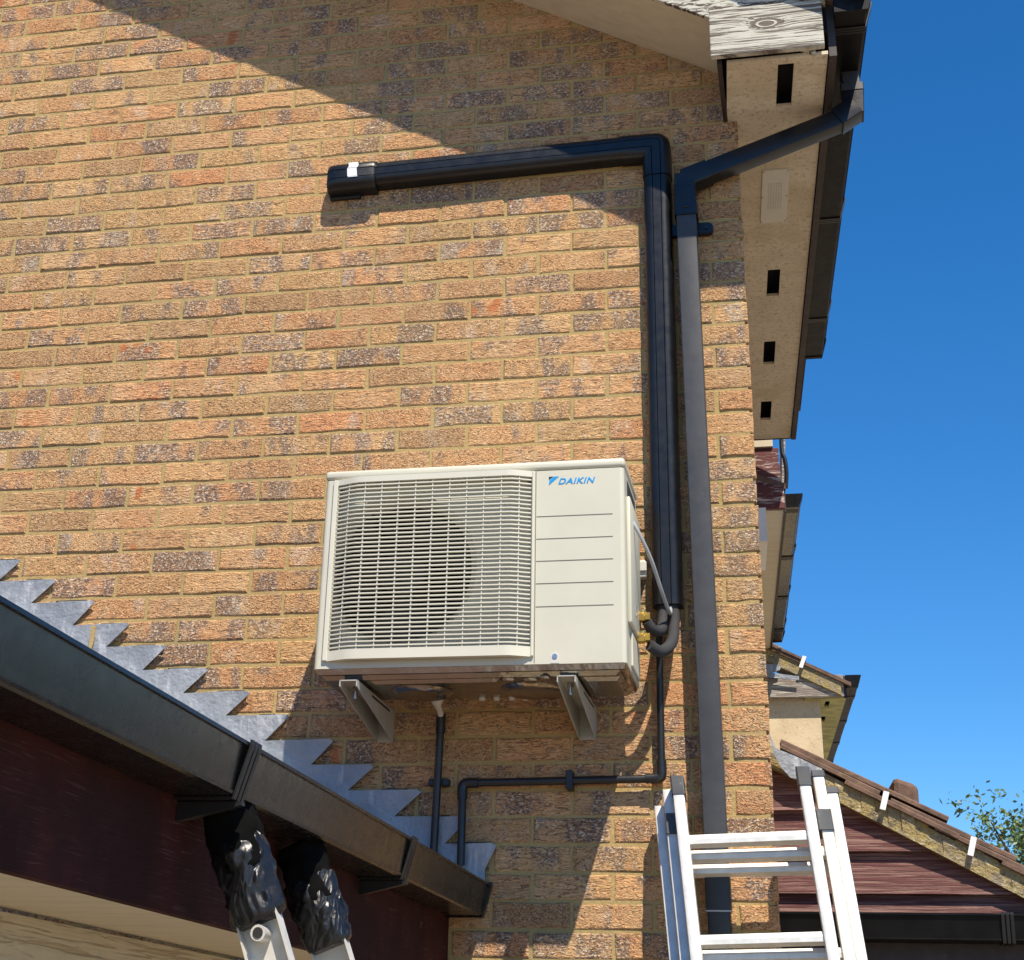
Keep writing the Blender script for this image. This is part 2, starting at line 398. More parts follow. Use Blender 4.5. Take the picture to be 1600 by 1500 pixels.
for n in range(-37, 39):
    zc = ZB - .075 * (n + .5)
    x = 0.0; first = True
    while x > -3.9:
        L = .1025 if (first and n % 2 == 0) else .215
        xc = x - L / 2; first = False; x -= L + .010
        if zc > 4.859 - SL * (xc + .07) + .07: continue
        bricks.append(('h' if L < .2 else 's', xc + rb.uniform(-.0015, .0015), zc + rb.uniform(-.0012, .0012)))
def shown(k, x, z):
    u, v, d = project((x, 0, z))
    if not (-40 < u < 1610 and -15 < v < 1510): return 0
    if z > 4.88 - SL * (x + .07): return 0
    if 540 < u < 930 and 760 < v < 1050: return 0          # behind the outdoor unit
    if v > 990 + .58 * u and u < 720: return 0             # behind the lean-to
    return 1 / d
bricks.sort(key=lambda b: -shown(*b))
NP = 300
allbm = MB(); uvA = allbm.bm.loops.layers.uv.new('loc'); uvD = allbm.bm.loops.layers.uv.new('dim')
for i, (k, x, z) in enumerate(bricks):
    me, vs, fs = rb.choice(VAR[k])
    dy = rb.uniform(-.0012, .0012)
    if i < NP and shown(k, x, z):
        o = bpy.data.objects.new('brick', me); C.objects.link(o); o.parent = wallo; o.location = (x, dy, z)
        o.rotation_euler = (0, rb.uniform(-.004, .004) , 0)
    else:
        bv = [allbm.bm.verts.new((x + a, dy + b, z + c)) for a, b, c in vs]
        for f in fs:
            fc_ = allbm.bm.faces.new([bv[t] for t in f])
            for lp, t in zip(fc_.loops, f): lp[uvA].uv = (vs[t][0], vs[t][2]); lp[uvD].uv = (.1075 if k == 's' else .05125, .0325)
rest = allbm.build('bricks', 'brick', wallo); rest['kind'] = 'stuff'
# the return wall round the corner, seen only from further right
sidebm = MB(); uA = sidebm.bm.loops.layers.uv.new('loc'); uD = sidebm.bm.loops.layers.uv.new('dim')
sideV = {}
for n in range(-7, 52):
    zc = ZB - .075 * (n + .5); y = .0135; L = .089 if n % 2 else .2015
    while y + L < 3.08:
        key = round(L, 4)
        if key not in sideV: sideV[key] = [brick_verts(L, .065, rb) for _ in range(5)]
        vs, fs = rb.choice(sideV[key]); yc = y + L / 2
        bv = [sidebm.bm.verts.new((-.0002 + EX * (yc + a) - b, yc + a, zc + c)) for a, b, c in vs]
        for f in fs:
            fc_ = sidebm.bm.faces.new([bv[t] for t in f])
            for lp, t in zip(fc_.loops, f): lp[uA].uv = (vs[t][0], vs[t][2]); lp[uD].uv = (L / 2, .0325)
        y += L + .010; L = .215
sr = sidebm.build('bricks', 'brick', sideo); sr['kind'] = 'stuff'

# --- gable verge: soffit strip, bargeboard, boxed eave end
def vz(x, c): return c - SL * x
ver = MB()
x0, x1 = -4.0, -.048
ver.extrude([(0.0, 4.820 - SL * x0), (0.0, 4.835 - SL * x0), (-.335, 4.812 - SL * x0), (-.335, 4.797 - SL * x0)], (x0, 0, 0), (0, 1, 0), (0, 0, 1), (x1 - x0, 0, -SL * (x1 - x0)))
tag(ver.build('verge_soffit', 'creamboard', house), 'smooth cream soffit board under the sloping gable verge')
bb = MB()
bb.extrude([(-.334, -.004), (-.334, .185), (-.350, .185), (-.350, -.004)], (x0, 0, 4.797 - SL * x0), (0, 1, 0), (0, 0, 1), (.26 - x0, 0, -SL * (.26 - x0)))
tag(bb.build('bargeboard', 'flaky_slope', house), 'sloping bargeboard with white paint flaking off')
be = MB(); be.box(-.062, .288, -.374, -.352, 4.660, 4.838, .002, 1)
tag(be.build('eave_end_board', 'flaky', house), 'end board of the eave box, white paint peeling round a knot')
sb = MB(); sb.box(-.045, -.030, -.337, -.004, 4.652, 4.86)
sb.build('eave_side_board', 'brown', house)
# eave soffit with slots, running back along the side of the house
ow = .293
def sof(u, v): return (u * ow - .014 * (1 if v < 0 else 0) * 0 + EX * v, v, 4.653)
us = [-.115, .43, .60, .95]
vs_ = [-.336, -.303, -.065, 1.085, 1.315, 1.75, 1.99, 2.415, 2.645, 2.893]
so = MB(); so.sheet(us, vs_, {(1, 1), (1, 3), (1, 5), (1, 7)}, sof, (0, 0, .012))
soo = so.build('eave_soffit', 'soffit', house)
vp = MB()
Lx = lambda u, v, z: (u * ow + EX * v, v, z)
vp.sheet([.31, .40, .42, .44, .46, .48, .50, .52, .54, .63], [.325, .42, .44, .46, .48, .50, .52, .54, .56, .58, .60, .70], set(), lambda u, v: Lx(u, v, 4.649), (0, 0, .004))
vpo = vp.build('vent_plate', 'jbox', soo); tag(vpo, 'small pale vent plate with rows of pinholes')
ph = MB()
for a in range(6):
    for c in range(12):
        p = Vector(Lx(.395 + a * .03, .42 + c * .0155, 4.6485)); ph.box(p.x - .0018, p.x + .0018, p.y - .0025, p.y + .0025, p.z - .0008, p.z + .0005)
for (a, c) in ((.325, .335), (.615, .335), (.325, .69), (.615, .69), (.325, .51), (.615, .51)):
    p = Vector(Lx(a, c, 4.648)); ph.box(p.x - .003, p.x + .003, p.y - .003, p.y + .003, p.z - .001, p.z + .001)
ph.build('vent_holes', 'bracket', soo)['kind'] = 'stuff'
# dark sheet added for the eave void's shade, so slots read as openings
lv = MB(); lv.sheet([-.03, 1.0], [-.33, 2.89], set(), lambda u, v: Lx(u, v, 4.74), (0, 0, .01)); lv.build('eave_shade_sheet', 'void', house)
fa = MB(); fa.extrude([(.282, 4.643), (.305, 4.643), (.305, 4.86), (.282, 4.86)], V(0, 0, 0) + E_ * -.337, (1, 0, 0), (0, 0, 1), E_ * 3.235)
fa.build('fascia', 'brown', house)
ec = MB(); ec.extrude([(-.06, 4.655), (.300, 4.655), (.300, 4.90), (-.06, 4.98)], V(0, 0, 0) + E_ * 2.895, (1, 0, 0), (0, 0, 1), E_ * .02)
ec.build('eave_rear_board', 'brown', house)
# roof slab and the tiles of the verge
RZ = 5.012
rf = MB(); rf.extrude([(-4.0, RZ + SL * 4), (.36, RZ - SL * .36), (.36, RZ + .035 - SL * .36), (-4.0, RZ + .035 + SL * 4.0), (-8.3, RZ + .035 - SL * .3), (-8.3, RZ - SL * .3)], V(0, -.36, 0), (1, 0, 0), (0, 0, 1), E_ * 3.3)
rfo = rf.build('roof', 'tile', house)
tm = MB(); tm.box(-.20, .20, -.05, .05, 0, .016, .004, 1); tme = bpy.data.meshes.new('tile'); tm.bm.to_mesh(tme); tm.bm.free(); tme.materials.append(M['mossy'])
for i in range(15):
    o = bpy.data.objects.new('tile', tme); C.objects.link(o); o.parent = rfo
    x = .24 - i * .295; o.location = (x, -.375, RZ - SL * x + .012 + .006); o.rotation_euler = (random.uniform(-.02, .02), math.atan(SL) - .03, random.uniform(-.01, .01))
vm = MB(); vm.extrude([(-.372, -.03), (-.358, -.03), (-.358, .012), (-.372, .012)], (x0, 0, RZ - SL * x0), (0, 1, 0), (0, 0, 1), (4.3, 0, -SL * 4.3))
vm.build('verge_mortar', 'lichen', house)

# ================================================================== GUTTERS (box section)
def gutter_profile(w=.112, h=.078, t=.003, slope=.016):
    # u = outwards from the fascia, w = up. outer wall leans out
    return [(0, 0), (w - slope - .004, 0), (w - slope + .002, .0025), (w - slope + .0035, .007), (w - slope + .0015, .0085), (w, h), (w + .006, h), (w + .006, h + .006), (w - .006, h + .006), (w - .006, h), (w - slope - t, t), (t, t), (t, h + .006), (0, h + .006)]
def gutter_solid(w=.112, h=.078, slope=.016, g_=.004):
    return [(-g_, -g_), (w - slope + g_ * .6, -g_), (w + g_ + .006, h + g_ * .3), (w + g_ + .006, h + .010), (-g_, h + .010)]
def make_gutter(name, org, out, along, length, label, mat='upvc', clips=(), ends=(True, True), w=.112, h=.078, cat='gutter', clipw=.03):
    org = Vector(org); out = Vector(out); along = Vector(along).normalized()
    t = thing(name, org, label, cat)
    MB().extrude(gutter_profile(w, h), org, out, (0, 0, 1), along * length).build('channel', mat, t)
    if ends[0]: MB().extrude(gutter_solid(w, h), org - along * .006, out, (0, 0, 1), along * .022).build('stop_end', mat, t)
    if ends[1]: MB().extrude(gutter_solid(w, h), org + along * (length - .016), out, (0, 0, 1), along * .022).build('stop_end', mat, t)
    for c in clips:
        pr = gutter_solid(w, h, g_=.0048); inner = gutter_solid(w, h, g_=.001)
        b = MB()
        for k in range(3):                                   # ribbed strap around the channel
            a = c + (k - 1) * clipw * .42
            q = org + along * (a - clipw * .15)
            for i in range(2, -2, -1):
                pass
            prof = pr[0:4] + inner[0:4][::-1]
            b.extrude(prof, q, out, (0, 0, 1), along * clipw * .30)
        b.build('bracket', 'black_deep', t)
    return t
mg = make_gutter('eave_gutter', V(.306, 0, 4.772) + E_ * -.385, (1, 0, 0), E_, 2.60, 'black box gutter along the high cream eave with the sloping pipe hung from it', 'upvc_dull', clips=(.10, .62, 1.32, 2.2))

# ================================================================== DOWNPIPE
dp = thing('downpipe', (-.157, -.055, 0), 'square black downpipe beside the brick corner with a sloping offset to the gutter', 'downpipe')
def sq_bar(b, p, q, s, bev=.0035, sy=None, updir=None):
    p, q = Vector(p), Vector(q); d = q - p; n = d.normalized()
    ref = updir or (Vector((0, 1, 0)))
    U = n.cross(ref).normalized(); W = U.cross(n).normalized()
    b.extrude(rrect(s, sy or s, bev, 3), p, U, W, d)
    return b
TOPX, BOTX = -.1745, -.154
def dx(z): return BOTX + (TOPX - BOTX) * (z - 2.0) / 2.2
yp = -.055
sq_bar(MB(), (dx(2.235), yp, 2.235), (dx(4.27), yp, 4.27), .062).build('pipe', 'upvc_matt', dp, 30)
b = MB(); sq_bar(b, (dx(0), yp, 0.05), (dx(2.16), yp, 2.16), .060); sq_bar(b, (dx(2.155), yp, 2.157), (dx(2.245), yp, 2.245), .066)
lo_ = b.build('lower_pipe', 'black_deep', dp, 30)
MB().box(dx(2.157) - .0335, dx(2.157) + .0335, yp - .0335, yp + .02, 2.152, 2.156).build('joint_seal', 'cable', dp)
b = MB(); sq_bar(b, (dx(4.26), yp, 4.262), (dx(4.32), yp, 4.320), .072, .005); sq_bar(b, (dx(4.32), yp, 4.318), (dx(4.37), yp, 4.372), .067, .005); b.build('collar', 'upvc', dp, 30)
oA = V(dx(4.4) + .03, yp, 4.412); oB = V(.345, -.03, 4.605)
b = MB(); sq_bar(b, (dx(4.37), yp, 4.368), (dx(4.4) + .004, yp, 4.415), .068, .004); sq_bar(b, (dx(4.4) - .002, yp, 4.400), oA + (oB - oA) * .10, .068, .004)
b.build('lower_bend', 'upvc', dp, 30)
sq_bar(MB(), oA, oB, .060).build('offset_pipe', 'upvc', dp, 30)
b = MB(); sq_bar(b, oB - (oB - oA) * .05, (.385, -.028, 4.640), .070, .004); sq_bar(b, (.374, -.028, 4.612), (.380, -.028, 4.715), .070, .004)
b.build('upper_bend', 'upvc', dp, 30)
b = MB(); sq_bar(b, (.380, -.028, 4.71), (.372, -.028, 4.790), .058, .006); sq_bar(b, (.378, -.028, 4.695), (.378, -.028, 4.722), .074, .006); b.build('outlet', 'upvc_matt', dp, 30)
for s in (-1, 1):
    cx = dx(4.24) + s * .052; b = MB()
    pr = [(-.026, -.02), (.010, -.02)] + arc(.010, 0, .02, -90, 90, 8) + [(-.026, .02)]
    b.extrude([(s * u, w_) for u, w_ in pr], (cx, -.024, 4.243), (1, 0, 0), (0, 0, 1), (0, .022, 0)); lug = b.build('clip_lug', 'upvc', dp, 30)
    b = MB(); b.tube([(cx + s * .008, -.030, 4.243), (cx + s * .008, -.022, 4.243)], .006, 10); b.build('screw', 'black_deep', lug)
MB().box(dx(4.3) - .008, dx(4.3) + .010, yp - .040, yp - .034, 4.285, 4.297, .002, 1).build('collar_tab', 'upvc', dp)

# ================================================================== PIPE TRUNKING
tr = thing('pipe_trunking', (-.28, -.002, 2.98), 'black ribbed plastic trunking running across the bricks and down beside the air conditioner', 'trunking')
def trunk_prof(w_, d):
    # half-round edged cover: u across, w out of the wall
    r = d * .42
    p = [(-w_ / 2, .002)] + arc(-w_ / 2 + r, d - r, r, 180, 90, 6) + [(-w_ * .17, d), (-w_ * .155, d - .003), (-w_ * .14, d), (w_ * .14, d), (w_ * .155, d - .003), (w_ * .17, d)] + arc(w_ / 2 - r, d - r, r, 90, 0, 6) + [(w_ / 2, .002)]
    return p
OUT = V(0, -1, 0)
MB().extrude(trunk_prof(.088, .064), (-1.30, 0, 4.541), (0, 0, 1), OUT, (.935, 0, .018)).build('cross_cover', 'upvc', tr, 35)
MB().extrude(trunk_prof(.088, .064), (-.268, 0, 4.49), (-1, 0, 0), OUT, (-.004, 0, -1.498)).build('vertical_cover', 'upvc', tr, 35)
# elbow: swept cover section round the corner
el = MB(); rings = []
pf = [(u * 1.06, w_ * 1.05 + .001) for u, w_ in trunk_prof(.088, .064)]
Ro = .050; ax, azc = -.2678, 4.5578; cx, cz = ax + .0466 - Ro, azc + .0466 - Ro
for a in ('in', 90, 75, 60, 45, 30, 15, 0, 'out'):
    ring = []
    for u, w_ in pf:
        r_ = Ro - .0466 + u
        if a == 'in': x, z = -.385, azc + u
        elif a == 'out': x, z = ax + u, 4.437
        elif r_ < 0: x, z = cx + r_, cz + r_
        else: x, z = cx + r_ * math.cos(math.radians(a)), cz + r_ * math.sin(math.radians(a))
        ring.append(el.bm.verts.new((x, -w_, z)))
    rings.append(ring)
for a_, b_ in zip(rings, rings[1:]):
    for k in range(len(pf) - 1): el.bm.faces.new((a_[k], a_[k + 1], b_[k + 1], b_[k]))
el.bm.faces.new(rings[0]); el.bm.faces.new(rings[-1][::-1]); bmesh.ops.remove_doubles(el.bm, verts=el.bm.verts, dist=.00005)
el.build('elbow', 'upvc', tr, 35)
# wall inlet cap at the left end
ec_ = MB(); rings = []
pc = [(u, w_) for u, w_ in trunk_prof(.104, .078)]
for (x, s, dz) in ((-1.228, .93, 0), (-1.236, 1.0, 0), (-1.36, 1.0, -.002), (-1.385, .97, -.003), (-1.398, .86, -.006), (-1.402, .66, -.010)):
    rings.append([ec_.bm.verts.new((x, -w_ * (s if w_ > .01 else 1), 4.536 + u * min(1, s + .12) + dz)) for u, w_ in pc])
for a_, b_ in zip(rings, rings[1:]):
    for k in range(len(pc) - 1): ec_.bm.faces.new((a_[k], a_[k + 1], b_[k + 1], b_[k]))
ec_.bm.faces.new(rings[0]); ec_.bm.faces.new(rings[-1][::-1])
ec_.build('end_cap', 'upvc', tr, 35)
MB().box(-1.400, -1.29, -.020, -.001, 4.470, 4.490, .004, 2).build('cap_skirt', 'upvc', tr)
tp = MB(); q = []
for (x) in (-1.322, -1.288):
    q.append([tp.bm.verts.new((x + .003 * math.sin(i), -(w_ * 1.012 + .0015), 4.536 + u * 1.012)) for i, (u, w_) in enumerate(pc[7:-1])])
for k in range(len(q[0]) - 1): tp.bm.faces.new((q[0][k], q[0][k + 1], q[1][k + 1], q[1][k]))
tag(tp.build('clear_tape', 'tape', tr), 'strip of shiny clear tape round the trunking end cap')

# ================================================================== OUTDOOR UNIT
AX0, AX1, AZ0, AZ1, AY0, AY1 = -1.215, -.352, 2.742, 3.319, -.400, -.10
ac = thing('air_conditioner', ((AX0 + AX1) / 2, -.25, AZ0), 'cream air conditioner outdoor unit with a slatted fan grille on wall brackets', 'air conditioner')
cs = MB()
gx0, gx1, gz0, gz1 = -1.172, -.612, 2.787, 3.276
cs.sheet([AX0 + .012, gx0, gx1, AX1 - .012], [AZ0, gz0, gz1, 3.290], {(1, 1)}, lambda u, v: (u, AY0, v), (0, .004, 0))
rr = .012
def corner(sx, x):
    pr = [(x, AY1)] + ([(x, AY0 + rr)] + [(x + (math.cos(math.radians(a)) - 1) * rr * sx, AY0 + rr - math.sin(math.radians(a)) * rr) for a in range(0, 91, 15)])
    pr2 = [(px - .004 * sx if i < 3 else px - .001 * sx, py + (0 if i < 3 else .004)) for i, (px, py) in enumerate(pr)]
    cs.extrude(pr + pr2[::-1], (0, 0, AZ0), (1, 0, 0), (0, 1, 0), (0, 0, 3.290 - AZ0))
corner(-1, AX0); corner(1, AX1)
cs.box(AX0 + .004, AX1 - .004, AY1 - .004, AY1, AZ0, 3.29)
cs.build('casing', 'cream', ac, 30)
lid = MB(); lid.box(AX0 - .003, AX1 + .003, AY0 - .003, AY1 + .003, 3.2925, AZ1, .009, 3); lid.build('lid', 'cream', ac, 40)
MB().box(AX0 + .004, AX1 - .004, AY0 + .003, AY1 - .003, 3.2885, 3.294).build('lid_seam', 'line', ac)
# panel grooves
for z in (3.155, 3.090, 3.0265, 2.963, 2.8985):
    gr = MB(); gr.box(-.597, -.385, AY0 - .0006, AY0 + .001, z - .0012, z + .0012); gr.build('panel_groove', 'line', ac)
MB().box(-.6005, -.5985, AY0 - .0005, AY0 + .001, AZ0 + .003, 3.289).build('panel_seam', 'line', ac)
sc = MB(); sc.tube([(-.544, AY0 - .003, 2.762), (-.544, AY0 + .002, 2.762)], .007, 14); sc.build('screw', 'screw', ac, 30)
sc = MB(); sc.extrude(arc(0, 0, .012, 0, 180, 10) + [(-.012, -.018), (.012, -.018)], (-.544, AY0 - .001, 2.762), (1, 0, 0), (0, 0, 1), (0, .002, 0)); sc.build('screw_recess', 'jbox', ac)
# bell-mouth plate, cavity, fan
bm_ = MB(); n = 48; fc = V(-.995, 0, 3.03); fr = .207
outer = []
for k in range(n):
    a = 2 * math.pi * k / n; c_, s_ = math.cos(a), math.sin(a)
    k1 = min((.29 / abs(c_)) if abs(c_) > 1e-6 else 9, (.255 / abs(s_)) if abs(s_) > 1e-6 else 9)
    outer.append((fc.x + .095 + c_ * k1, fc.z + s_ * k1))
R1 = [bm_.bm.verts.new((x, -.372, z)) for x, z in outer]
R2 = [bm_.bm.verts.new((fc.x + math.cos(2 * math.pi * k / n) * (fr + .02), -.372, fc.z + math.sin(2 * math.pi * k / n) * (fr + .015))) for k in range(n)]
R3 = [bm_.bm.verts.new((fc.x + math.cos(2 * math.pi * k / n) * fr, -.350, fc.z + math.sin(2 * math.pi * k / n) * fr)) for k in range(n)]
R4 = [bm_.bm.verts.new((fc.x + math.cos(2 * math.pi * k / n) * fr, -.29, fc.z + math.sin(2 * math.pi * k / n) * fr)) for k in range(n)]
for A, B in ((R1, R2), (R2, R3), (R3, R4)):
    for k in range(n): bm_.bm.faces.new((A[k], A[(k + 1) % n], B[(k + 1) % n], B[k]))
bm_.build('bell_mouth', 'grille', ac, 40)
cv = MB(); cv.box(AX0 + .008, -.56, -.150, -.145, AZ0 + .01, 3.285); cv.build('coil', 'fin', ac)
cv = MB(); cv.box(-.60, -.596, -.37, -.15, AZ0 + .01, 3.285); cv.build('partition', 'fin', ac)
fanb = MB(); fanb.tube([(fc.x, -.335, fc.z), (fc.x, -.325, fc.z), (fc.x, -.24, fc.z)], [.05, .065, .065], 28)
fo = fanb.build('fan_hub', 'fan', ac, 40)
for k in range(3):
    bl = MB(); rows = []
    for i in range(9):
        r_ = .06 + (.205 - .06) * i / 8; row = []
        for j_ in range(9):
            a = math.radians(120 * k + 20 + (j_ / 8) * (58 + 26 * i / 8) - i * 3)
            row.append(bl.bm.verts.new((fc.x + r_ * math.cos(a), -.325 + .085 * (j_ / 8), fc.z + r_ * math.sin(a))))
        rows.append(row)
    for a_, b_ in zip(rows, rows[1:]):
        for j_ in range(8): bl.bm.faces.new((a_[j_], a_[j_ + 1], b_[j_ + 1], b_[j_]))
    bl.build('fan_blade', 'fan', fo, 60)
mo = MB(); mo.tube([(fc.x, -.24, fc.z), (fc.x, -.16, fc.z)], .05, 20); mo.build('fan_motor', 'fin', ac, 40)
# grille
def gy(x):
    a, b_, c_, d = -1.186, -1.108, -.668, -.602
    if x < b_: t = (x - a) / (b_ - a)
    elif x > c_: t = (d - x) / (d - c_)
    else: t = 1
    t = max(0, min(1, t)); t = t * t * (3 - 2 * t) * .55 + t * .45
    return -.404 - .024 * t
gx = [-1.186, -1.172, -1.155, -1.13, -1.112, -1.09, -1.0, -.9, -.8, -.70, -.682, -.665, -.645, -.625, -.612, -.602]
grf = MB()
def bar(mb, z0, z1, dep, xs, fwd=0.):
    a = [[mb.bm.verts.new((x, gy(x) - fwd + y_, z)) for x in xs] for (y_, z) in ((0, z0), (0, z1), (dep, z1), (dep, z0))]
    for k in range(4):
        p, q = a[k], a[(k + 1) % 4]
        for i in range(len(xs) - 1): mb.bm.faces.new((p[i], p[i + 1], q[i + 1], q[i]))
    mb.bm.faces.new([a[k][0] for k in range(4)]); mb.bm.faces.new([a[k][-1] for k in range(4)])
bar(grf, 2.7615, 2.789, .020, gx, .001); bar(grf, 3.2715, 3.2885, .020, gx, .001)
grf.box(-1.190, -1.176, -.409, -.399, 2.762, 3.288, .002, 1); grf.box(-.6095, -.6015, -.409, -.399, 2.762, 3.288, .002, 1)
gro = grf.build('grille', 'grille', ac, 30)
NS = 39
slm = MB(); bar(slm, -.0018, .0018, .0080, gx[1:-1])
sme = bpy.data.meshes.new('slat'); bmesh.ops.recalc_face_normals(slm.bm, faces=slm.bm.faces); slm.bm.to_mesh(sme); slm.bm.free(); sme.materials.append(M['grille'])
ao = ORG[ac.name]
for i in range(NS):
    o = bpy.data.objects.new('slat', sme); C.objects.link(o); o.parent = gro
    o.location = (-ao.x, -ao.y, 2.789 + (3.2715 - 2.789) * (i + .7) / (NS + .4) - ao.z)
for i in range(11):
    x = -1.139 + i * .0495
    rbm = MB(); rbm.box(x - .0013, x + .0013, gy(x) + .002, gy(x) + .013, 2.785, 3.275); rbm.build('rib', 'grille', gro)
# lettering
def text_mesh(body, size, depth):
    cu = bpy.data.curves.new('txt', 'FONT'); cu.body = body; cu.size = size; cu.extrude = depth; cu.shear = .28; cu.space_character = 1.10; cu.offset = size * .022
    o = bpy.data.objects.new('txt', cu); C.objects.link(o); bpy.context.view_layer.update()
    me = bpy.data.meshes.new_from_object(o.evaluated_get(bpy.context.evaluated_depsgraph_get()))
    bpy.data.objects.remove(o, do_unlink=True); return me
me = text_mesh('DAIKIN', .0262, .0004)
xs_ = [v.co.x for v in me.vertices]; zs_ = [v.co.y for v in me.vertices]
sx = .104 / (max(xs_) - min(xs_)); sz = .0175 / (max(zs_) - min(zs_))
mn = min(xs_)
for v in me.vertices:
    x, y, z = v.co; v.co = Vector((-.536 + (x - mn) * sx - ao.x, AY0 - .0008 - z - ao.y, 3.2485 + y * sz - ao.z))
me.materials.append(M['blue']); o = bpy.data.objects.new('logo_lettering', me); C.objects.link(o); o.parent = ac
l1 = MB(); l1.extrude([(-.563, 3.246), (-.5615, 3.260), (-.5485, 3.2715), (-.5345, 3.2715)], (0, AY0 - .0009, 0), (1, 0, 0), (0, 0, 1), (0, .0015, 0)); l1.build('logo_mark', 'blue', ac)
l1 = MB(); l1.extrude([(-.563, 3.262), (-.563, 3.2715), (-.5505, 3.2715)], (0, AY0 - .0009, 0), (1, 0, 0), (0, 0, 1), (0, .0015, 0)); l1.build('logo_corner', 'navy', ac)
# base pan
pn = MB()
def frust(mb, x0, x1, y0, y1, z0, z1, ins):
    a = [mb.bm.verts.new(p) for p in ((x0, y0, z1), (x1, y0, z1), (x1, y1, z1), (x0, y1, z1))]
    b_ = [mb.bm.verts.new(p) for p in ((x0 + ins, y0 + ins, z0), (x1 - ins, y0 + ins, z0), (x1 - ins, y1 - ins, z0), (x0 + ins, y1 - ins, z0))]
    for k in range(4): mb.bm.faces.new((a[k], a[(k + 1) % 4], b_[(k + 1) % 4], b_[k]))
    mb.bm.faces.new(b_[::-1]); mb.bm.faces.new(a)
frust(pn, AX0 + .006, AX1 - .004, AY0 + .004, AY1, 2.727, AZ0 - .0005, .004)
frust(pn, AX0 + .018, AX1 - .02, AY0 + .018, AY1 - .006, 2.716, 2.7265, .012)
pno = pn.build('base_pan', 'pan', ac)
em = MB()
frust(em, -1.06, -.70, -.365, -.325, 2.707, 2.7155, .010)
em.build('pan_rib', 'pan', pno)
def dish(cx, cy, r, h):
    d = MB(); d.tube([(cx, cy, 2.7155), (cx, cy, 2.7155 - h * .5), (cx, cy, 2.7155 - h)], [r, r * .93, r * .80], 36); d.build('pan_dish', 'pan', pno, 25)
dish(-.95, -.215, .088, .011); dish(-.63, -.215, .095, .011); dish(-.68, -.345, .020, .006); dish(-.62, -.335, .024, .006); dish(-.575, -.36, .018, .006)
em = MB(); frust(em, -.475, -.375, -.355, -.15, 2.706, 2.7155, .010); em.build('pan_rib', 'pan', pno)
for x, y, r in ((-.797, -.122, .010), (-.755, -.120, .010), (-.71, -.123, .010), (-.684 + .012, -.121, .010), (-.62, -.127, .014)):
    p = MB(); p.tube([(x, y, 2.718), (x, y, 2.709)], [r, r * .85], 14); p.build('drain_plug', 'jbox', ac, 30)
# service side: cover, valves
sv = MB(); sv.box(AX1 - .001, AX1 + .012, -.36, -.12, 2.86, 3.22, .006, 2); sv.build('service_cover', 'cream', ac, 30)
hl = MB(); hl.box(AX1 - .002, AX1 + .0015, -.33, -.14, 3.20, 3.275); hl.build('handle_recess', 'void', ac)
sv = MB(); sv.box(AX1 - .001, AX1 + .006, -.30, -.12, 2.755, 2.85, .003, 1); sv.build('valve_plate', 'cream', ac)
st = MB(); st.box(AX1 + .0121, AX1 + .0135, -.27, -.24, 2.905, 2.935); st.build('sticker', 'cable', ac)
for (z, y) in ((2.925, -.17), (2.862, -.185)):
    v = MB(); v.tube([(AX1 - .002, y, z), (AX1 + .03, y, z)], .010, 12); v.tube([(AX1 + .012, y, z), (AX1 + .026, y, z)], .0165, 6)
    v.tube([(AX1 + .022, y, z - .012), (AX1 + .022, y, z + .018)], .009, 10); v.tube([(AX1 + .028, y, z), (AX1 + .042, y, z)], .013, 6)
    v.build('valve', 'brass', ac, 30)

# ---- support brackets
def make_bracket(x, label):
    t = thing('wall_bracket', (x, 0, 2.62), label, 'bracket', 'brackets under the air conditioner')
    for s in (-1, 1):
        b = MB(); b.extrude([(-.002, 2.618), (-.002, 2.7075), (-.415, 2.7075), (-.415, 2.690)], (x + s * .0235 - .0015, 0, 0), (0, 1, 0), (0, 0, 1), (.003, 0, 0)); b.build('side_plate', 'bracket', t)
    b = MB(); b.box(x - .0235, x + .0235, -.415, -.0, 2.7045, 2.7075); b.build('top_flange', 'bracket', t)
    b = MB(); b.box(x - .022, x + .022, -.006, -.0015, 2.618, 2.7044); b.build('wall_plate', 'bracket', t)
    b = MB(); b.tube([(x, -.34, 2.712), (x, -.34, 2.672)], .005, 10); b.tube([(x, -.34, 2.700), (x, -.34, 2.692)], .010, 6); b.build('bolt', 'screw', t)
    b = MB(); b.box(x + .0236, x + .0252, -.26, -.06, 2.694, 2.7005); b.build('slot', 'void', t)
    return t
make_bracket(-1.108, 'left of two tapered steel brackets holding the air conditioner up')
make_bracket(-.511, 'right of two tapered steel brackets holding the air conditioner up')

# ---- pipework by the unit
def smooth(pts, n=8):
    P = [Vector(p) for p in pts]; out = []
    for i in range(len(P) - 1):
        p0, p1, p2, p3 = P[max(i - 1, 0)], P[i], P[i + 1], P[min(i + 2, len(P) - 1)]
        for k in range(n):
            t = k / n
            out.append(.5 * ((2 * p1) + (p2 - p0) * t + (2 * p0 - 5 * p1 + 4 * p2 - p3) * t * t + (3 * p1 - p0 - 3 * p2 + p3) * t ** 3))
    return out + [P[-1]]
b = MB(); b.tube(smooth([(-.287, -.032, 3.02), (-.285, -.05, 2.95), (-.288, -.10, 2.905), (-.305, -.15, 2.893), (-.320, -.168, 2.913)]), .0155, 14)
tag(b.build('insulated_pipe', 'foam', None, 60), 'upper black foam covered pipe curving from the trunking to the unit', 'pipe')
b = MB(); b.tube(smooth([(-.255, -.032, 3.02), (-.253, -.05, 2.94), (-.258, -.10, 2.868), (-.285, -.155, 2.830), (-.312, -.182, 2.842)]), .0165, 14)
tag(b.build('insulated_pipe', 'foam', None, 60), 'lower black foam covered pipe looping under the other to the brass valve', 'pipe')
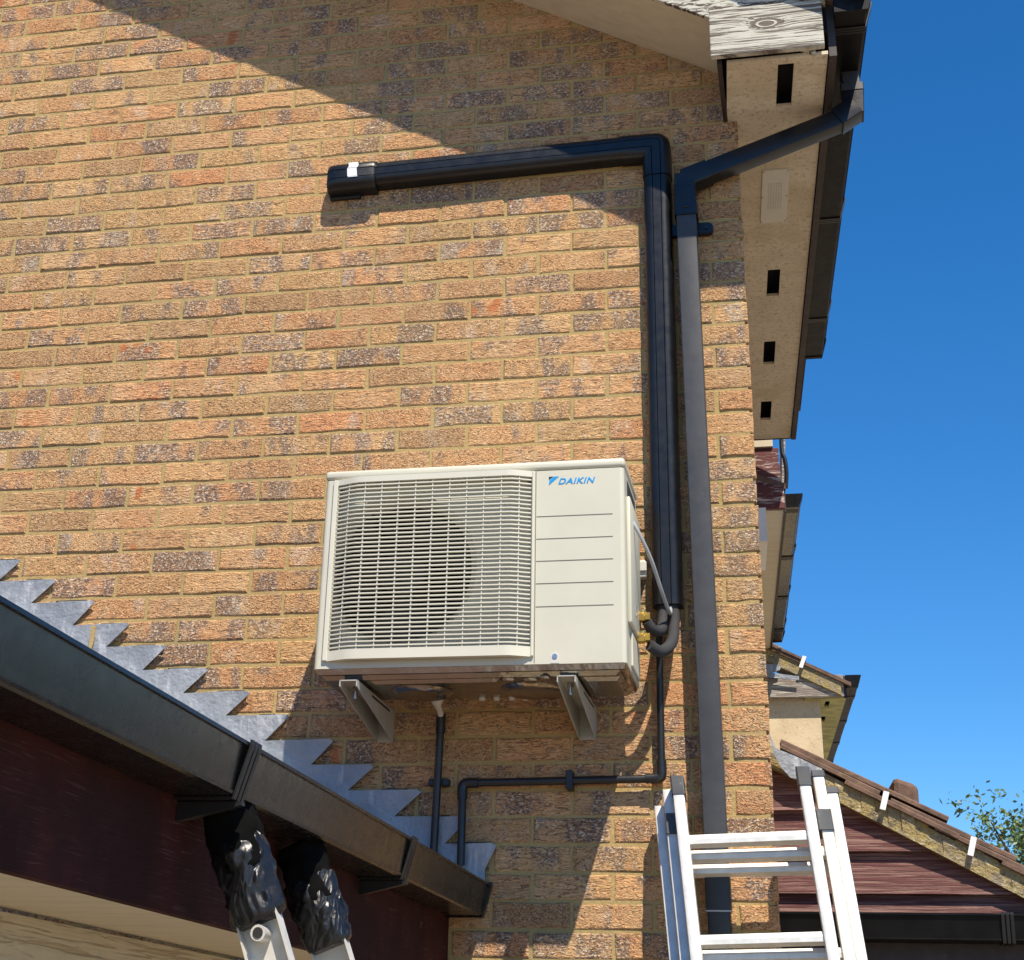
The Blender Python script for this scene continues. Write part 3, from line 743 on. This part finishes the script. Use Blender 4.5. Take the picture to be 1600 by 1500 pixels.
b = MB(); b.tube(smooth([(AX1 + .008, -.28, 3.172), (-.325, -.275, 3.135), (-.297, -.235, 3.07), (-.275, -.16, 2.995), (-.262, -.085, 2.958), (-.262, -.05, 2.985)]), .0055, 10)
tag(b.build('power_cable', 'cable', None, 60), 'light grey cable drooping from the unit side to the trunking', 'cable')
jb = thing('junction_box', (-.358, -.002, 3.08), 'small pale square box on the bricks behind the unit', 'box')
MB().box(-.384, -.334, -.036, -.001, 3.082, 3.134, .003, 2).build('box_body', 'jbox', jb)
MB().box(-.386, -.330, -.044, -.0362, 3.098, 3.128, .002, 1).build('box_cover', 'jbox', jb)

def pipe_clip(t, x, z, horiz):
    b = MB()
    if horiz: b.box(x - .010, x + .010, -.045, -.0005, z - .026, z + .026, .002, 1)
    else: b.box(x - .030, x + .030, -.028, -.0005, z - .010, z + .010, .002, 1)
    b.build('pipe_clip', 'black_deep', t)
d1 = thing('drain_pipe', (-.940, -.03, 2.29), 'straight black drain pipe dropping from the unit to the lead flashing', 'pipe')
MB().tube([(-.934, -.040, 2.675), (-.944, -.034, 2.27)], .0112, 14).build('pipe', 'pvc_thin', d1, 40)
MB().tube([(-.934, -.040, 2.690), (-.934, -.040, 2.635)], .0138, 14).build('socket', 'pvc_thin', d1, 40)
b = MB(); b.tube([(-.932, -.105, 2.717), (-.932, -.105, 2.712), (-.932, -.095, 2.703), (-.933, -.06, 2.695), (-.934, -.040, 2.680)], [.020, .017, .010, .009, .009], 14); tag(b.build('spout', 'jbox', d1, 40), 'pale plastic drain spout')
pipe_clip(d1, -.938, 2.500, False)
d2 = thing('drain_pipe', (-.30, -.028, 2.5), 'black drain pipe stepping down from the trunking across the shaded bricks', 'pipe')
b = MB()
b.tube([(-.285, -.034, 2.99), (-.299, -.032, 2.90), (-.301, -.030, 2.52)], .0105, 14); b.tube([(-.305, -.028, 2.505), (-.855, -.028, 2.497)], .0112, 14); b.tube([(-.866, -.030, 2.49), (-.863, -.040, 2.272)], .0112, 14)
b.build('pipe', 'pvc_thin', d2, 40)
b = MB(); b.tube(smooth([(-.301, -.030, 2.553), (-.301, -.030, 2.52), (-.308, -.029, 2.507), (-.345, -.028, 2.5055)], 6), .0142, 14); b.build('elbow', 'pvc_thin', d2, 50)
b = MB(); b.tube(smooth([(-.822, -.028, 2.4975), (-.855, -.028, 2.496), (-.866, -.029, 2.485), (-.866, -.031, 2.452)], 6), .0142, 14); b.build('elbow', 'pvc_thin', d2, 50)
pipe_clip(d2, -.559, 2.502, True)

# ================================================================== LEAD FLASHING
lf = thing('lead_flashing', (-1.5, -.005, 2.5), 'grey lead flashing cut in saw-tooth steps along the brick joints', 'flashing')
tips = [(-2.63, 3.366), (-2.49, 3.291), (-2.357, 3.216), (-2.223, 3.145), (-2.078, 3.071), (-1.949, 2.993), (-1.817, 2.921), (-1.673, 2.846), (-1.532, 2.773), (-1.401, 2.700), (-1.259, 2.625), (-1.132, 2.551), (-.987, 2.480), (-.848, 2.405), (-.767, 2.332)]
rl = random.Random(11)
def roofz(x): return 2.205 + .505 * (-.84 - x)
def lead_piece(i0, i1, last, yoff):
    pts = []
    xl = tips[i0][0] - .13
    pts.append((xl, tips[i0][1]))
    for i in range(i0, i1):
        x, z = tips[i]; pts.append((x - .012, z + rl.uniform(-.001, .002))); pts.append((x, z - .006))
        if i + 1 < len(tips):
            nz = tips[i + 1][1]; pts.append((x - .072 + rl.uniform(-.008, .006), nz + rl.uniform(-.001, .003)))
    if last: pts += [(-.80, 2.262), (-.795, 2.20), (-.83, 2.165)]
    else: x, z = pts[-1]; pts.append((x - .02, roofz(x - .02) - .03))
    xe = xl; pts.append((xe, roofz(xe) - .03))
    b = MB()
    def y_of(p): return yoff - .004 * (0.5 + .5 * math.sin(p[0] * 9.)) - (.007 if any(abs(p[0] - t[0]) < .02 and abs(p[1] - t[1]) < .01 for t in tips) else 0)
    f = [b.bm.verts.new((p[0], y_of(p) - .0026, p[1])) for p in pts]; k = [b.bm.verts.new((p[0], y_of(p), p[1])) for p in pts]
    b.bm.faces.new(f); b.bm.faces.new(k[::-1])
    for i in range(len(pts)): j = (i + 1) % len(pts); b.bm.faces.new((f[i], f[j], k[j], k[i]))
    b.bm.normal_update()
    bmesh.ops.triangulate(b.bm, faces=[fc_ for fc_ in b.bm.faces if len(fc_.verts) > 4])
    b.build('lead_sheet', 'lead', lf)
lead_piece(0, 6, False, -.0035); lead_piece(5, 10, False, -.0085); lead_piece(9, 15, True, -.0135)
b = MB(); b.extrude([(-2.076, 2.985), (-2.062, 2.990), (-2.061, 2.935), (-2.068, 2.905), (-2.075, 2.91)], (0, -.0195, 0), (1, 0, 0), (0, 0, 1), (0, .003, 0)); b.build('sealant', 'mortar', lf)
# open raked joint above each step and remnants of pointing
for i, (x, z) in enumerate(tips[2:], 2):
    b = MB(); a = x - rl.uniform(.10, .14); c_ = x - rl.uniform(.02, .06); b.box(a, c_, -.0022, .004, z + .0015, z + .0065); b.build('open_joint', 'void', lf)
    b = MB(); b.box(x - .128, x - .010, -.011 - (.005 if i > 5 else 0) - (.005 if i > 9 else 0), .002, z - .0022, z + .0012, .001, 1); b.build('top_fold', 'lead', lf)
    if i % 2 or i % 3 == 0: 
        b = MB(); a = x - rl.uniform(.035, .06); b.box(a, a + .03, -.007, .002, z + .001, z + .0075, .002, 1); b.build('pointing', 'mortar', lf)
# lower dressed edge over the roof
b = MB(); b.extrude([(0, .012), (-.17, .010), (-.17, .004), (0, .006)], (-2.75, -.004, roofz(-2.75)), (0, 1, 0), (0, 0, 1), (1.93, 0, -1.93 * .505)); b.build('roof_flap', 'lead', lf)

# ================================================================== LEAN-TO (left)
lt = thing('lean_to', (-1.3, -2.2, 0), 'low lean-to roof with dark maroon fascia and cream boarding against the brick wall', 'building')
b = MB(); b.extrude([(-.81, roofz(-.81) - .008), (-3.4, roofz(-3.4) - .008), (-3.4, roofz(-3.4) - .06), (-.895, roofz(-.895) - .055)], (0, -.004, 0), (1, 0, 0), (0, 0, 1), (0, -4.2, 0)); b.build('roof', 'tile', lt)
MB().box(-.922, -.900, -4.2, -.004, 1.966, 2.205).build('fascia', 'fascia', lt)
MB().box(-1.19, -.924, -4.2, -.004, 1.972, 1.984).build('soffit', 'creamboard', lt)
for i in range(16):
    z1 = 1.968 - i * .115
    b = MB(); b.extrude([(-1.21, z1), (-1.178, z1 - .004), (-1.168, z1 - .108), (-1.172, z1 - .113), (-1.21, z1 - .113)], (0, -.004, 0), (1, 0, 0), (0, 0, 1), (0, -4.2, 0)); b.build('cladding_board', 'peeling', lt)
lg = make_gutter('lean_to_gutter', (-.8975, -.022, 2.140), (1, 0, 0), (0, -1, 0), 4.1, 'weathered black box gutter running towards the viewer at lower left', 'upvc_old', clips=(.90, 2.0), ends=(True, True), clipw=.042)
for c in (.90, 2.0):
    q = -.022 - c
    b = MB(); b.extrude([(-.8995, 2.104), (-.885, 2.106), (-.790, 2.128), (-.790, 2.1335), (-.8995, 2.1335)], (0, q - .008, 0), (1, 0, 0), (0, 0, 1), (0, .016, 0)); b.build('support_arm', 'black_deep', lg)

# ================================================================== LADDER AGAINST THE LEAN-TO
ll = thing('ladder', (-.1, -1.72, 0), 'aluminium ladder with black wrapped tops leaning on the lean-to gutter', 'ladder')
def stile_dir(): return Vector((.40, 0, -1.0)).normalized()
SD = stile_dir(); SN = Vector((1.0, 0, .40)).normalized()      # across the stile, in its wide plane
def ladder_stile(top, yc, length, mb_name):
    b = MB(); c0 = Vector((top[0], yc, top[1]))
    # channel: web plus two flanges (U = across, W = y)
    w2 = .035
    b.extrude([(-w2, -.0125), (-w2 + .003, -.0125), (-w2 + .003, .010), (w2 - .003, .010), (w2 - .003, -.0125), (w2, -.0125), (w2, .0125), (-w2, .0125)], c0, SN, (0, 1, 0), SD * length)
    return b.build(mb_name, 'alu', ll)
tops = ((-.822, 2.085, -1.95), (-.838, 2.080, -1.50))
for (x, z, y) in tops:
    ladder_stile((x, z), y, z / -SD.z * .995, 'stile')
for k in range(7):
    d = .255 + k * .28
    p0 = Vector((tops[0][0], tops[0][2] - .015, tops[0][1])) + SD * d; p1 = Vector((tops[1][0], tops[1][2] + .015, tops[1][1])) + SD * d
    b = MB(); b.tube([p0, p0 + Vector((0, .012, 0)), p1], .0145, 16); b.tube([p0 - Vector((0, .006, 0)), p0 + Vector((0, .010, 0))], .0115, 16); b.build('rung', 'alu', ll, 40)
    b = MB(); b.tube([p0 - Vector((0, .0075, 0)), p0 - Vector((0, .0055, 0))], .0075, 12); b.build('rung_bore', 'void', ll)
for (x, z, y) in tops[:1]:
    p0 = Vector((x, y - .0125, z)) + SD * .155
    b = MB(); b.tube([p0 - Vector((0, .012, 0)), p0 + Vector((0, .024, 0))], .0125, 16); b.build('boss', 'alu', ll, 40)
    b = MB(); b.tube([p0 - Vector((0, .0135, 0)), p0 - Vector((0, .0115, 0))], .0085, 12); b.build('boss_bore', 'void', ll)
def wrap(top, yc, d0, d1, rx, ry, name, mat, seed, amp):
    b = MB(); rings = []; N = 28; K = 16; c0 = Vector((top[0], yc, top[1]))
    for i in range(K + 1):
        t = i / K; c = c0 + SD * (d0 + (d1 - d0) * t); ring = []
        e = (1.0 if .06 < t < .94 else .93 if .01 < t < .99 else .80) * (1.0 - .10 * t)
        for k in range(N):
            a = 2 * math.pi * k / N
            v = SN * math.cos(a) * rx * e + Vector((0, 1, 0)) * math.sin(a) * ry * e
            nn = noise.noise(Vector((math.cos(a) * 2.2 + seed, math.sin(a) * 2.2, t * 3.2 + seed))) + .6 * noise.noise(Vector((math.cos(a) * 5 + seed, math.sin(a) * 5, t * 8)))
            ring.append(b.bm.verts.new(c + v * (1 + amp * nn)))
        rings.append(ring)
    for A, B in zip(rings, rings[1:]):
        for k in range(N): b.bm.faces.new((A[k], A[(k + 1) % N], B[(k + 1) % N], B[k]))
    b.bm.faces.new(rings[0][::-1]); b.bm.faces.new(rings[-1])
    return b.build(name, mat, ll, 50)
for i, (x, z, y) in enumerate(tops):
    wrap((x, z), y, -.060, .060, .046, .040, 'padding', 'cloth', 3.1 + i * 5, .22)
    wrap((x, z), y, .000, .138, .049, .038, 'tape_wrap', 'poly', 8.7 + i * 5, .20)

# ================================================================== LADDER AGAINST THE HOUSE
rlad = thing('ladder', (-.07, -.75, 0), 'silver three section extension ladder propped against the brick corner', 'ladder')
LDX = .10; LD = Vector((LDX, -.27, -1)).normalized(); LN = Vector((0, -1, .27)).normalized()
# (left x centre, right x centre, y at z=2.45, z top left, z top right)
secs = [(-.2475, .0835, -.165, 2.475, 2.497), (-.2765, .1225, -.105, 2.452, 2.497), (-.3045, .1560, -.045, 2.417, 2.462)]
RW = .0165
for si, (xl, xr, y45, zl, zr) in enumerate(secs):
    for x, zt in ((xl, zl), (xr, zr)):
        c0 = Vector((x, y45 + (zt - 2.45) * .27, zt)); x2 = x + (.040 if x < 0 else .012) * 0
        b = MB(); D = LD * (zt / -LD.z * .99) + Vector((.0, 0, 0))
        b.extrude(rrect(.030, .052, .004, 2), c0, (1, 0, 0), LN, D); b.build('stile', 'alu', rlad, 30)
        if si == 0 or x > 0:
            cb = MB(); h = .052 if si == 0 else .016
            cb.extrude(rrect(.036, .058, .004, 2), c0 + LD * -.004, (1, 0, 0), LN, LD * h); cb.build('end_cap', 'cap', rlad)
    if si == 1:                                                     # sliding guide brackets
        for x, zz in ((xl, 2.385), (xr, 2.395)):
            c0 = Vector((x + (2.47 - zz) * LDX + (.002 if x < 0 else 0), y45 + (zz - 2.45) * .27, zz)); cb = MB(); cb.extrude(rrect(.040, .064, .003, 2), c0, (1, 0, 0), LN, LD * .056); cb.build('guide_bracket', 'cap', rlad)
    for k in range(9):
        z = (2.325, 2.292, 2.262)[si] - k * .25; sh = (2.47 - z) * LDX
        if z < .1: break
        yy = y45 + (z - 2.45) * .27
        b = MB(); U = LN; Wv = -LD
        b.extrude([(-.015, -.012), (.015, -.012), (.017, 0), (.015, .012), (-.015, .012), (-.017, 0)], (xl + sh + .012, yy, z - .012), U, Wv, (xr - xl - .024, 0, .012)); b.build('rung', 'alu', rlad)

# ================================================================== TIMBER OUTBUILDING (lower right)
GY = 1.20
ob = thing('timber_outbuilding', (.4, GY, 0), 'maroon timber clad gable with lichen covered verge and brown tiles behind the ladder', 'building')
def vb(x): return 2.727 - .541 * x
for i in range(4):
    z1 = 2.735 - i * .1355; z0 = z1 - .1355
    xr_hi = (2.727 - z1) / .541 + .03; xr_lo = (2.727 - z0) / .541 + .03
    xl = -.06
    b = MB()
    if xr_hi > xl + .02: pr = [(xl, z0), (xr_lo, z0), (xr_hi, z1), (xl, z1)]
    else: pr = [(xl, z0), (xr_lo, z0), (xl, z1 - .005)]
    tlt = .016
    f = [b.bm.verts.new((p[0], GY - (.034 if p[1] < z0 + .01 else .006), p[1])) for p in pr]; k = [b.bm.verts.new((p[0], GY + .004, p[1])) for p in pr]
    b.bm.faces.new(f); b.bm.faces.new(k[::-1])
    for a in range(len(pr)): c_ = (a + 1) % len(pr); b.bm.faces.new((f[a], f[c_], k[c_], k[a]))
    b.build('cladding_board', 'maroon', ob)
MB().extrude([(-.06, 0), (1.9, 0), (1.9, 2.19), (.97, 2.19), (-.06, 2.735)], (0, GY + .006, 0), (1, 0, 0), (0, 0, 1), (0, .1, 0)).build('gable_wall', 'brown', ob)
vd = Vector((1, 0, -.541))
b = MB(); VX0 = -.03; VL = 1.02
b.extrude([(GY - .052, 0), (GY - .052, .012), (GY + .02, .012), (GY + .02, 0)], (VX0, 0, vb(VX0)), (0, 1, 0), (0, 0, 1), vd * VL); b.build('undercloak', 'lichen', ob)
b = MB()
for i in range(24):                                                 # bedding mortar, lumpy
    x = VX0 + i * VL / 24; h = .078 + .012 * noise.noise(Vector((x * 9, 0, 3))); yv = GY - .046 + .006 * noise.noise(Vector((x * 14, 5, 1)))
    b.extrude([(yv, .0125), (yv - .003 + .004 * noise.noise(Vector((x * 20, 2, 2))), .05), (yv + .002, h), (GY + .02, h), (GY + .02, .0125)], (x, 0, vb(x)), (0, 1, 0), (0, 0, 1), vd * (VL / 24 + .0004))
b.build('verge_mortar', 'lichen', ob)
rfp = MB(); rfp.extrude([(GY - .02, .080), (GY + 1.6, .080), (GY + 1.6, .03), (GY - .02, .03)], (-.06, 0, vb(-.06)), (0, 1, 0), (0, 0, 1), vd * 1.10); rfo2 = rfp.build('roof', 'tile', ob)
def roof_tile(x, off, L, tilt, y0, mat='tile'):
    b = MB(); d = Vector((1, 0, -.541 + tilt)).normalized(); n_ = Vector((.541 - tilt, 0, 1)).normalized()
    b.extrude([(y0, 0), (GY + .25, 0), (GY + .25, .014), (y0 + .004, .016), (y0, .012)], Vector((x, 0, vb(x) + off)), (0, 1, 0), n_, d * L); b.build('tile', mat, rfo2)
roof_tile(.005, .081, .36, .035, GY - .064); roof_tile(.005, .098, .60, .05, GY - .060)
roof_tile(.215, .072, .40, .03, GY - .066); roof_tile(.50, .076, .37, .045, GY - .064); roof_tile(.36, .088, .43, .05, GY - .061)
roof_tile(.70, .072, .26, .04, GY - .065); 
b = MB(); b.box(.385, .475, GY + .28, GY + .52, 2.60, 2.76, .02, 2, mat=Matrix.Identity(4)); 
for v in b.bm.verts: v.co += Vector((noise.noise(v.co * 14) * .012, 0, noise.noise(v.co * 17 + Vector((3, 3, 3))) * .014 - (v.co.x - .385) * .25))
b.build('broken_tile', 'tile', rfo2)
for x, z in ((.343, 2.622), (.612, 2.474)):
    b = MB(); d = Vector((.30, 0, 1)).normalized(); n_ = Vector((1, 0, -.30)).normalized()
    b.extrude([(-.0095, 0), (.0095, 0), (.0095, .004), (-.0095, .004)], Vector((x, GY - .074, z)) - d * .030, n_, (0, -1, 0), d * .062); b.build('tile_clip', 'white', ob)
b = MB(); pts = [(-.035, 2.87), (-.010, 2.800), (.05, 2.775), (.145, 2.728), (.128, 2.700), (.075, 2.690), (.035, 2.700), (.005, 2.735), (-.015, 2.78)]
b.extrude([(x, z) for x, z in pts], (0, GY - .085, 0), (1, 0, 0), (0, 0, 1), (0, .004, 0)); b.build('lead_apron', 'lead', ob)
og = make_gutter('low_gutter', (-.06, GY - .022, 2.176), (0, -1, 0), (1, 0, 0), 1.9, 'black gutter below the maroon timber gable at lower right', 'upvc_dull', clips=(.752,), ends=(True, True), clipw=.034)
MB().box(-.06, 1.9, GY - .020, GY + .004, 1.98, 2.20).build('fascia', 'brown', ob)

# ================================================================== HOUSE BEHIND (steps down past the eave)
hb = thing('terraced_house', (-.3, 3.6, 0), 'next house beyond the brick corner with maroon eave end and white gutter soffit', 'house')
ey = 3.15
def at(x, y, z): return Vector((x + EX * (y - ey), y, z))
MB().extrude([(-.14, 0), (-.14, 4.36), (-1.5, 4.36), (-1.5, 0)], at(0, ey + .25, 0), (1, 0, 0), (0, 0, 1), E_ * 2.7).build('wall', 'render', hb)
MB().extrude([(-.14, 4.362), (.055, 4.362), (.055, 4.372), (-.14, 4.372)], at(0, ey, 0), (1, 0, 0), (0, 0, 1), E_ * 2.8).build('soffit', 'creamboard', hb)
MB().extrude([(.055, 4.356), (.068, 4.356), (.068, 4.48), (.055, 4.48)], at(0, ey, 0), (1, 0, 0), (0, 0, 1), E_ * 2.8).build('fascia', 'brown', hb)
for i, (z0, z1, xr) in enumerate(((4.365, 4.49, .062), (4.492, 4.60, .050), (4.602, 4.70, .046))):
    MB().box(-.14, xr, ey - .03 + .012 * i, ey - .005 + .012 * i, z0, z1, .002, 1).build('eave_end_board', 'maroon_end', hb)
MB().box(-.14, .02, ey - .02, ey + .01, 4.705, 4.78).build('top_board', 'creamboard', hb)
MB().extrude([(.048, 4.46), (.062, 4.46), (.092, 4.86), (.075, 4.86)], (0, ey + .06, 0), (1, 0, 0), (0, 0, 1), E_ * .4).build('roof_edge', 'grey_wood', hb)
b = MB(); b.tube(smooth([(.066, ey + .0, 4.78), (.064, ey - .01, 4.68), (.076, ey - .012, 4.63), (.080, ey - .01, 4.56), (.072, ey, 4.48)]), .011, 8); b.build('eave_pipe', 'black_deep', hb, 40)
MB().extrude([(-1.5, 5.1), (.07, 4.47), (.07, 4.50), (-1.5, 5.14)], at(0, ey - .02, 0), (1, 0, 0), (0, 0, 1), E_ * 2.8).build('roof', 'tile', hb)
MB().extrude([(-.095, 4.19), (-.035, 4.19), (-.035, 4.365), (-.095, 4.365)], at(0, ey - .05, .0), (1, 0, 0), (0, 0, 1), E_ * .5).build('corbel', 'white', hb)
hg = make_gutter('terrace_gutter', at(.070, ey + .02, 4.385), (1, 0, 0), E_, 2.7, 'narrow black gutter receding along the next house, right of the brick corner', 'upvc_old', clips=(.05, .85, 1.65, 2.4), w=.075, h=.06, clipw=.05)

# ================================================================== FAR RENDERED HOUSE
fh = thing('rendered_house', (-.2, 6.3, 0), 'far cream rendered gable with grey weathered boards and lichen verge under the sky', 'house')
FY = 6.05
MB().extrude([(-1.2, 0), (.195, 0), (.195, 4.03), (-1.2, 4.6)], (0, FY, 0), (1, 0, 0), (0, 0, 1), (0, .2, 0)).build('gable_wall', 'render', fh)
MB().extrude([(.175, 0), (.195, 0), (.195, 4.03), (.175, 4.03)], (0, FY + .2, 0), (1, 0, 0), (0, 0, 1), E_ * 4.5).build('side_wall', 'render', fh)
so = MB(); so.sheet([.10, .232, .262, .36], [FY - .045, 6.08, 6.24, 6.56, 6.72, 7.04, 7.20, 7.52, 7.68, 10.5], {(1, 1), (1, 3), (1, 5), (1, 7)}, lambda u, v: (u + EX * (v - FY), v, 4.034), (0, 0, .012)); so.build('soffit', 'ygsoffit', fh)
MB().sheet([.10, .36], [FY - .04, 10.4], set(), lambda u, v: (u + EX * (v - FY), v, 4.09), (0, 0, .01)).build('eave_shade_sheet', 'void', fh)  # added dark sheet, stands for the shade above the soffit slots
MB().box(-.4, .352, FY - .075, FY - .045, 4.042, 4.185, .003, 1).build('eave_end_board', 'grey_wood', fh)
MB().extrude([(.352, 4.036), (.37, 4.036), (.37, 4.18), (.352, 4.18)], (0, FY - .055, 0), (1, 0, 0), (0, 0, 1), E_ * 4.4).build('fascia', 'brown', fh)
fs_ = -.53
MB().extrude([(-.03, 4.185 + .10), (-.03, 4.185 + .19), (-1.2, 4.185 + .19 - fs_ * 1.17), (-1.2, 4.185 + .10 - fs_ * 1.17), (0.20, 4.186)], (0, FY - .078, 0), (1, 0, 0), (0, 0, 1), (0, .03, 0)).build('bargeboard', 'grey_wood', fh)
d = Vector((1, 0, -.50))
MB().extrude([(FY - .095, 0), (FY - .095, .085), (FY + .1, .085), (FY + .1, 0)], (-.9, 0, 4.665), (0, 1, 0), (0, 0, 1), d * 1.235).build('verge_mortar', 'lichen', fh)
MB().extrude([(FY - .11, .086), (FY - .11, .110), (FY + .5, .110), (FY + .5, .086)], (-.9, 0, 4.665), (0, 1, 0), (0, 0, 1), d * 1.30).build('roof', 'tile', fh)
MB().extrude([(FY - .12, .111), (FY - .12, .128), (FY + .4, .128), (FY + .4, .111)], (-.9, 0, 4.665), (0, 1, 0), (0, 0, 1), d * 1.02).build('tile_course', 'tile', fh)
b = MB(); b.extrude([(-.012, 0), (.012, 0), (.012, .004), (-.012, .004)], (.085, FY - .124, 4.225), (1, 0, -.3), (0, -1, 0), (.03, 0, .075)); b.build('tile_clip', 'white', fh)
b = MB(); b.extrude([(-.16, 4.26), (-.04, 4.245), (-.05, 4.215), (-.10, 4.195), (.07, 4.17), (.07, 4.145), (-.12, 4.165), (-.18, 4.19)], (0, FY - .118, 0), (1, 0, 0), (0, 0, 1), (0, .004, 0)); b.build('lead_apron', 'lead', fh)
fg = make_gutter('far_gutter', V(.372, FY - .055, 4.105), (1, 0, 0), E_, 4.3, 'short black gutter on the far cream rendered house', 'upvc_dull', clips=(.3, 1.1, 1.9, 2.7), w=.085, h=.07, clipw=.06)

# ================================================================== TREE
TX = 2.72
te = thing('tree', (2.72, 14.5, 0), 'leafy green tree top showing above the tiled verge at lower right', 'tree')
rt = random.Random(5)
tb = MB(); tb.tube(smooth([(TX, 14.5, 0), (TX + .05, 14.5, 1.5), (TX - .05, 14.5, 2.8), (TX, 14.5, 3.9)]), [.13 - .0035 * i for i in range(25)], 10)
limbs = []
for k in range(16):
    a = rt.uniform(0, 6.28); z0 = rt.uniform(2.0, 3.7); r_ = rt.uniform(.5, 1.15); z1 = z0 + rt.uniform(.4, 1.15)
    p1 = V(TX + r_ * math.cos(a), 14.5 + r_ * math.sin(a), min(z1, 4.75)); limbs.append((V(TX, 14.5, z0), p1))
    tb.tube(smooth([(TX, 14.5, z0), (V(TX, 14.5, z0) + p1) / 2 + V(0, 0, -.08), p1], 5), [.04 - .0032 * i for i in range(11)], 6)
tb.build('trunk', 'bark', te, 50)
lm = MB()
def leaf(p, s):
    d = Vector((rt.gauss(0, 1), rt.gauss(0, 1), rt.gauss(0, .7) - .2)).normalized(); u = d.orthogonal().normalized(); u = (Matrix.Rotation(rt.uniform(0, 6.28), 3, d) @ u)
    v = [lm.bm.verts.new(q) for q in (p, p + d * s * .5 + u * s * .22, p + d * s, p + d * s * .5 - u * s * .22)]
    lm.bm.faces.new(v)
for p0, p1 in limbs:
    for s in range(130):
        t = rt.uniform(.35, 1.08); c0 = p0.lerp(p1, t) + Vector((rt.gauss(0, .16), rt.gauss(0, .16), rt.gauss(0, .13)))
        for q in range(rt.randint(6, 14)): leaf(c0 + Vector((rt.gauss(0, .05), rt.gauss(0, .05), rt.gauss(0, .05))), rt.uniform(.045, .085))
lm.build('crown', 'leaf', te)
